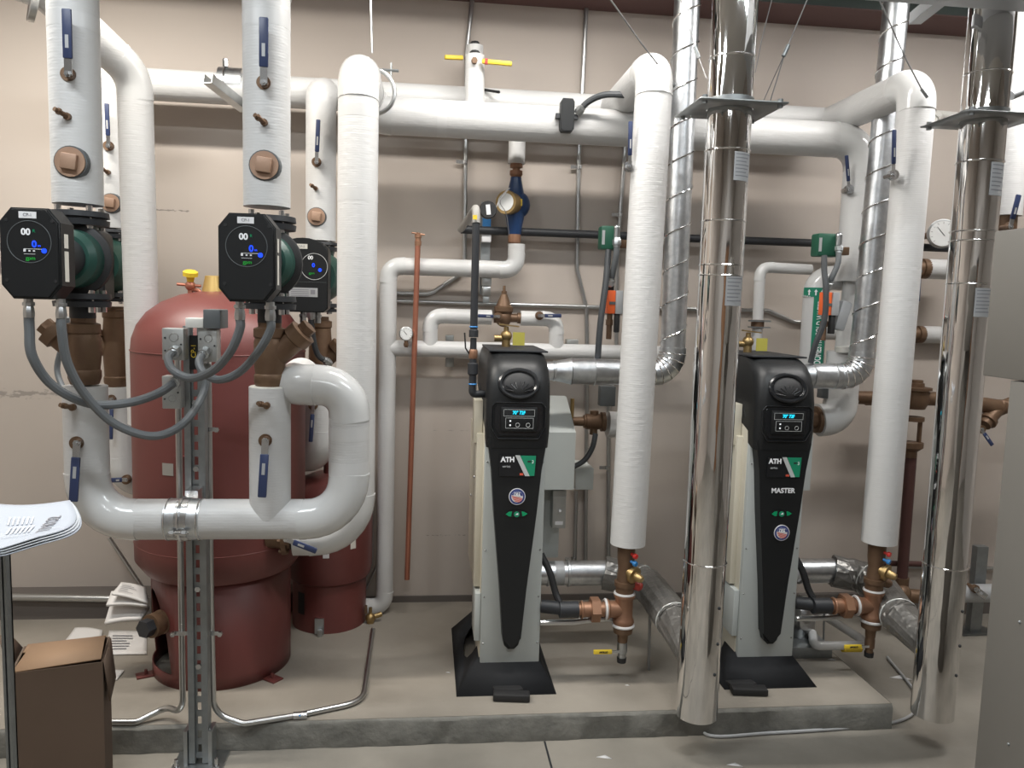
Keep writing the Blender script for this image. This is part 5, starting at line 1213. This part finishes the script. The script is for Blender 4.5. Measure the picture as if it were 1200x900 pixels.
flap([(X0+.01, Y1-.002, bz_+.002), (X1-.01, Y1-.002, bz_+.002), (X1-.012, Y1-.08, bz_+.012), (X0+.012, Y1-.08, bz_+.01)], 'cardboard_lit')
flap([(X0-.001, Y0+.01, bz_), (X0-.001, Y1-.01, bz_), (X0-.03, Y0+.12, bz_+.085), (X0-.035, Y0+.06, bz_+.09)])
flap([(X1+.001, Y0+.005, bz_), (X1+.001, Y1-.01, bz_), (X1+.014, Y1-.02, bz_-.13), (X1+.012, Y0+.03, bz_-.14)])
t.rotation_euler.z = RD(15)
_c = V((X0, Y0, 0))-t.location; t.location += V((X0, 2.305, 0))-(t.location+Matrix.Rotation(RD(15), 3, 'Z') @ _c); t.location.z = 0
# scattered papers near tank
def sheet(name, label, corners, mt='paper_warm', lift=0, lines=True, th=.004, grp=None, cat='paper'):
    mb = MB(); n = 8; c = [V(x) for x in corners]; gr = []
    for i in range(n+1):
        row = []
        for j in range(n+1):
            u, v = i/n, j/n; p = c[0].lerp(c[1], u).lerp(c[3].lerp(c[2], u), v); p = p+Z*(lift*(sin(u*3.1)*.5+v*v*.6)); row.append(mb.b.verts.new(p))
        gr.append(row)
    for i in range(n):
        for j in range(n): mb.b.faces.new((gr[i][j], gr[i+1][j], gr[i+1][j+1], gr[i][j+1]))
    o = mb.build(name, mt); md = o.modifiers.new('s', 'SOLIDIFY'); md.thickness = th; tag(o, label, cat, grp)
    if lines:
        k = MB()
        for a in range(6):
            u0, u1, v0 = .12, .12+.55*random.uniform(.5, 1), .18+a*.11
            f = lambda u, v: c[0].lerp(c[1], u).lerp(c[3].lerp(c[2], u), v)+Z*(lift*(sin(u*3.1)*.5+v*v*.6)+th*.5+.0012)
            vs = [k.b.verts.new(f(*q)) for q in ((u0, v0), ((u0+u1)/2, v0), (u1, v0), (u1, v0+.03), ((u0+u1)/2, v0+.03), (u0, v0+.03))]; k.b.faces.new((vs[0], vs[1], vs[4], vs[5])); k.b.faces.new((vs[1], vs[2], vs[3], vs[4]))
        k.build('print', 'grey_ink', o)
    return o
F = lambda px, py, z=.106: atz(px, py, z)
sheet('paper_sheet', 'flat drawing sheet with print on the pad, right behind the cardboard box', [F(122, 767), F(172, 766), F(172, 740), F(128, 739)], lift=.002)
sheet('paper_sheet', 'crumpled sheet on the pad behind the left side of the box', [F(76, 752), F(118, 752), F(120, 741), F(88, 738)], lift=.012, lines=False)
sheet('paper_sheet', 'small bare sheet corner on the pad just right of the box', [F(118, 799), F(137, 796), F(146, 785), F(118, 784)], lift=.0, lines=False)
q = lambda px, py, Y: at(px, py, Y)
PY_ = 3.05
sheet('paper_booklet', 'lowest of the drawing bundles leaning on the tank nozzle', [q(124, 733, PY_), q(165, 728, PY_), q(175, 716, PY_+.08), q(130, 712, PY_+.08)], lift=.01, lines=False, th=.014)
sheet('paper_booklet', 'middle drawing bundle leaning on the tank, between the other two', [q(125, 711, PY_), q(172, 712, PY_), q(173, 701, PY_+.08), q(131, 697, PY_+.08)], lift=.012, lines=True, th=.01)
sheet('paper_booklet', 'topmost drawing bundle leaning on the tank', [q(131, 695, PY_), q(173, 706, PY_), q(171, 690, PY_+.1), q(142, 684, PY_+.1)], lift=.01, lines=True, th=.008)
# rolled drawings, near left, resting on a tray on the left post
DYy = 1.5
t = thing('drawing_sheets', 'curling stack of white drawing sheets marked TM0.02 at the left picture edge', 'paper', at(30, 640, DYy))
def dsheet(dz, gx, mt):
    mb = MB(); n = 14; gr = []
    # near edge curls; corners in photo: back-left (-60,578) back-right (83,586) right (90,600) front (10,652)
    c = [at(-70, 575, 1.78), at(82+gx, 586, 1.78), at(46+gx, 628, 1.50), at(-60, 662, 1.42)]
    fr = at(16, 652, 1.45)
    for i in range(n+1):
        row = []
        for j in range(n+1):
            u, v = i/n, j/n; p = c[0].lerp(c[1], u).lerp(c[3].lerp(c[2], u), v)
            p = p+V((.035*sin(pi*v)*u, 0, -.02*sin(pi*u)*(1-v)*1.0)); p.z += dz - .012*sin(pi*v)
            if u < .55: p.z += .045*max(0, v-.55)*(1-u/.55)*1.2
            row.append(mb.b.verts.new(p))
        gr.append(row)
    for i in range(n):
        for j in range(n): mb.b.faces.new((gr[i][j], gr[i+1][j], gr[i+1][j+1], gr[i][j+1]))
    o = mb.build('sheet', mt, t); md = o.modifiers.new('s', 'SOLIDIFY'); md.thickness = .0025; return o, gr
for k in range(3, -1, -1):
    o, _ = dsheet(-.0042*k, 2.0*k, 'paper' if k in (0, 3) else 'paper_edge')
topo = o
def on_sheet(u, v):
    c = [at(-70, 575, 1.78), at(82, 586, 1.78), at(46, 628, 1.50), at(-60, 662, 1.42)]
    p = c[0].lerp(c[1], u).lerp(c[3].lerp(c[2], u), v); p = p+V((.035*sin(pi*v)*u, 0, -.02*sin(pi*u)*(1-v))); p.z += -.012*sin(pi*v)
    if u < .55: p.z += .045*max(0, v-.55)*(1-u/.55)*1.2
    return p
p0 = on_sheet(.80, .47); ex = (on_sheet(.86, .25)-on_sheet(.78, .60)).normalized(); nn = (on_sheet(.86, .45)-p0).cross(on_sheet(.80, .30)-p0).normalized(); ey_ = nn.cross(ex).normalized()
Rm = Matrix((ex, ey_, nn)).transposed()
text('sheet_title', 'TM0.02', .034, p0+nn*.003, 'grey_ink', topo, rot=Rm, sx=1.0)
mb = MB()
for k in range(6):
    for r_ in range(2):
        a = on_sheet(.50+k*.035, .25+r_*.2); b = on_sheet(.475+k*.035, .40+r_*.2); d = (b-a); nv = V((0, 0, .0025)); s_ = d.cross(Z).normalized()*.0018
        mb.b.faces.new([mb.b.verts.new(x) for x in (a+nv-s_, b+nv-s_, b+nv+s_, a+nv+s_)])
a, b = on_sheet(.35, .70), on_sheet(.92, .62); mb.b.faces.new([mb.b.verts.new(x) for x in (a+Z*.003, b+Z*.003, b+Z*.003+V((0, .002, 0)), a+Z*.003+V((0, .002, 0)))])
mb.build('sheet_print', 'paper_edge', topo)
px_ = at(10, 760, 2.0)
t = thing('strut_post', 'thin grey strut post at the left picture edge under the drawings', 'post', (px_.x, 2.0, 0))
p_t, p_b = at(2, 570, 1.95), at(15, 900, 1.95)
xpt = (p_t.x+p_b.x)/2
xo = V((xpt, 1.95, 0))
MB().b2(xo+V((-.008, -.012, 0)), xo+V((-.002, .012, 1.0))).b2(xo+V((.002, -.012, 0)), xo+V((.008, .012, 1.0))).b2(xo+V((-.008, .006, 0)), xo+V((.008, .012, 1.0))).build('rail', 'strut_steel', t)
MB().b2(xo+V((-.06, -.05, 0)), xo+V((.06, .05, .008))).build('base_plate', 'strut_steel', t)
zt = at(10, 650, 1.6).z-.03
MB().b2((xpt-.35, 1.45, zt-.004), (xpt+.0, 1.93, zt)).b2((xpt-.02, 1.9, zt-.03), (xpt+.02, 1.94, zt)).build('tray', 'strut_steel', t)
# floor hose along pad and scraps
t = thing('floor_tubing', 'thin grey tube lying along the pad foot between the two chrome stacks', 'tube', (1.4, 2.6, 0))
MB().sweep(spline([atz(818, 842, .012), atz(832, 862, .008), atz(900, 859, .008), atz(980, 854, .008), atz(1040, 848, .008), atz(1070, 836, .008), atz(1075, 815, .01), atz(1040, 770, .01)]), .006, 8).build('tube', 'sticker', t)
for k, (px, py, z, s_, nm) in enumerate(((708, 888, .001, .03, 'white paper scrap on the floor before the left boiler'), (861, 897, .001, .03, 'pale pebble-like scrap at the bottom edge of the floor'), (735, 803, .101, .01, 'tiny white scrap on the pad right of the left boiler'), (975, 773, .101, .02, 'small white scrap on the pad by the right boiler'), (1055, 795, .001, .05, 'crumpled clear scrap on the floor behind the pad corner'), (525, 788, .101, .010, 'tiny white chip on the pad left of the left boiler'))):
    q = atz(px, py, z); mb = MB(); mb.b.faces.new([mb.b.verts.new(q+V(v)*s_) for v in ((-.9, .2, 0.02), (.2, .4, 0.1), (.9, -.3, .02), (.1, -.1, .02))]); o = mb.build('paper_scrap', 'white_label'); md = o.modifiers.new('s', 'SOLIDIFY'); md.thickness = .0015; tag(o, nm, 'scrap')
# overhead pipes above the picture that band the upper wall with shadow
for k, (y, z, r_) in enumerate(((3.34, 3.04, .045), (3.16, 3.12, .04), (2.95, 3.06, .03))):
    t = thing('overhead_conduit', ['thick', 'medium', 'thin'][k]+' overhead pipe hung along the ceiling above the pad', 'pipe', (0, y, z))
    MB().cyl((XL, y, z), (.75, y, z), r_).build('tube', 'conduit', t)
# ------------------------------------------------------------------ groups for repeats
GR = {'valve_lever': 'quarter-turn levers on the piping', 'circulator_pump': 'pumps on the left pipework', 'boiler': 'pair of slim boilers', 'flue_stack': 'chrome flue stacks',
      'drain_port': 'test ports on the white pipes', 'pipe_plug': 'bronze plugs in the white pipes', 'hanger_wire': 'steel hanger wires at the top', 'brass_strainer': 'strainers under the pumps',
      'flexible_conduit': 'flexible cables', 'paper_sheet': 'loose sheets on the pad', 'paper_booklet': 'drawing bundles by the tank', 'junction_box': 'metal junction boxes', 'spiral_duct': 'spiral seam ducts',
      'vent_duct': 'air ducts of the boilers', 'expansion_tank': 'red expansion tanks', 'metal_conduit': 'metal conduits on the wall and floor', 'insulated_pipe': 'white insulated pipes', 'insulated_water_pipe': 'slim insulated water pipes',
      'burner_box': 'side cabinets of the boilers', 'toggle_switch': 'switch boxes of the boilers', 'side_gearbox': 'housings under the boiler switches', 'balancing_valve': 'balancing valves under the drop pipes', 'bronze_tee': 'bronze tees under the drop pipes',
      'drain_valve': 'drain valves with yellow levers', 'outlet_pipe': 'black boiler outlet pipes', 'exhaust_pipe': 'boiler exhaust pipes', 'foil_elbow': 'foil-wrapped elbows', 'support_plate': 'support collars of the stacks',
      'flow_switch': 'green flow switch boxes', 'valve_actuator': 'orange valve actuators', 'pressure_gauge': 'round gauges', 'capped_stub': 'capped stubs on the headers', 'conduit_strap': 'straps on the floor conduits', 'paper_scrap': 'scraps on the floor and pad',
      'overhead_conduit': 'overhead pipes', 'wall_clip': 'metal clips on the wall', 'pipe_nipple': 'black nipples under the pumps', 'insulated_stub': 'short white pipe stubs', 'pressure_relief_valve': 'relief valves on the boilers', 'rubber_foot': 'loose black feet before the boilers'}
for o in S.objects:
    if o.parent is None and 'label' in o and 'group' not in o:
        k = o.name.split('.')[0]
        if k in GR: o['group'] = GR[k]
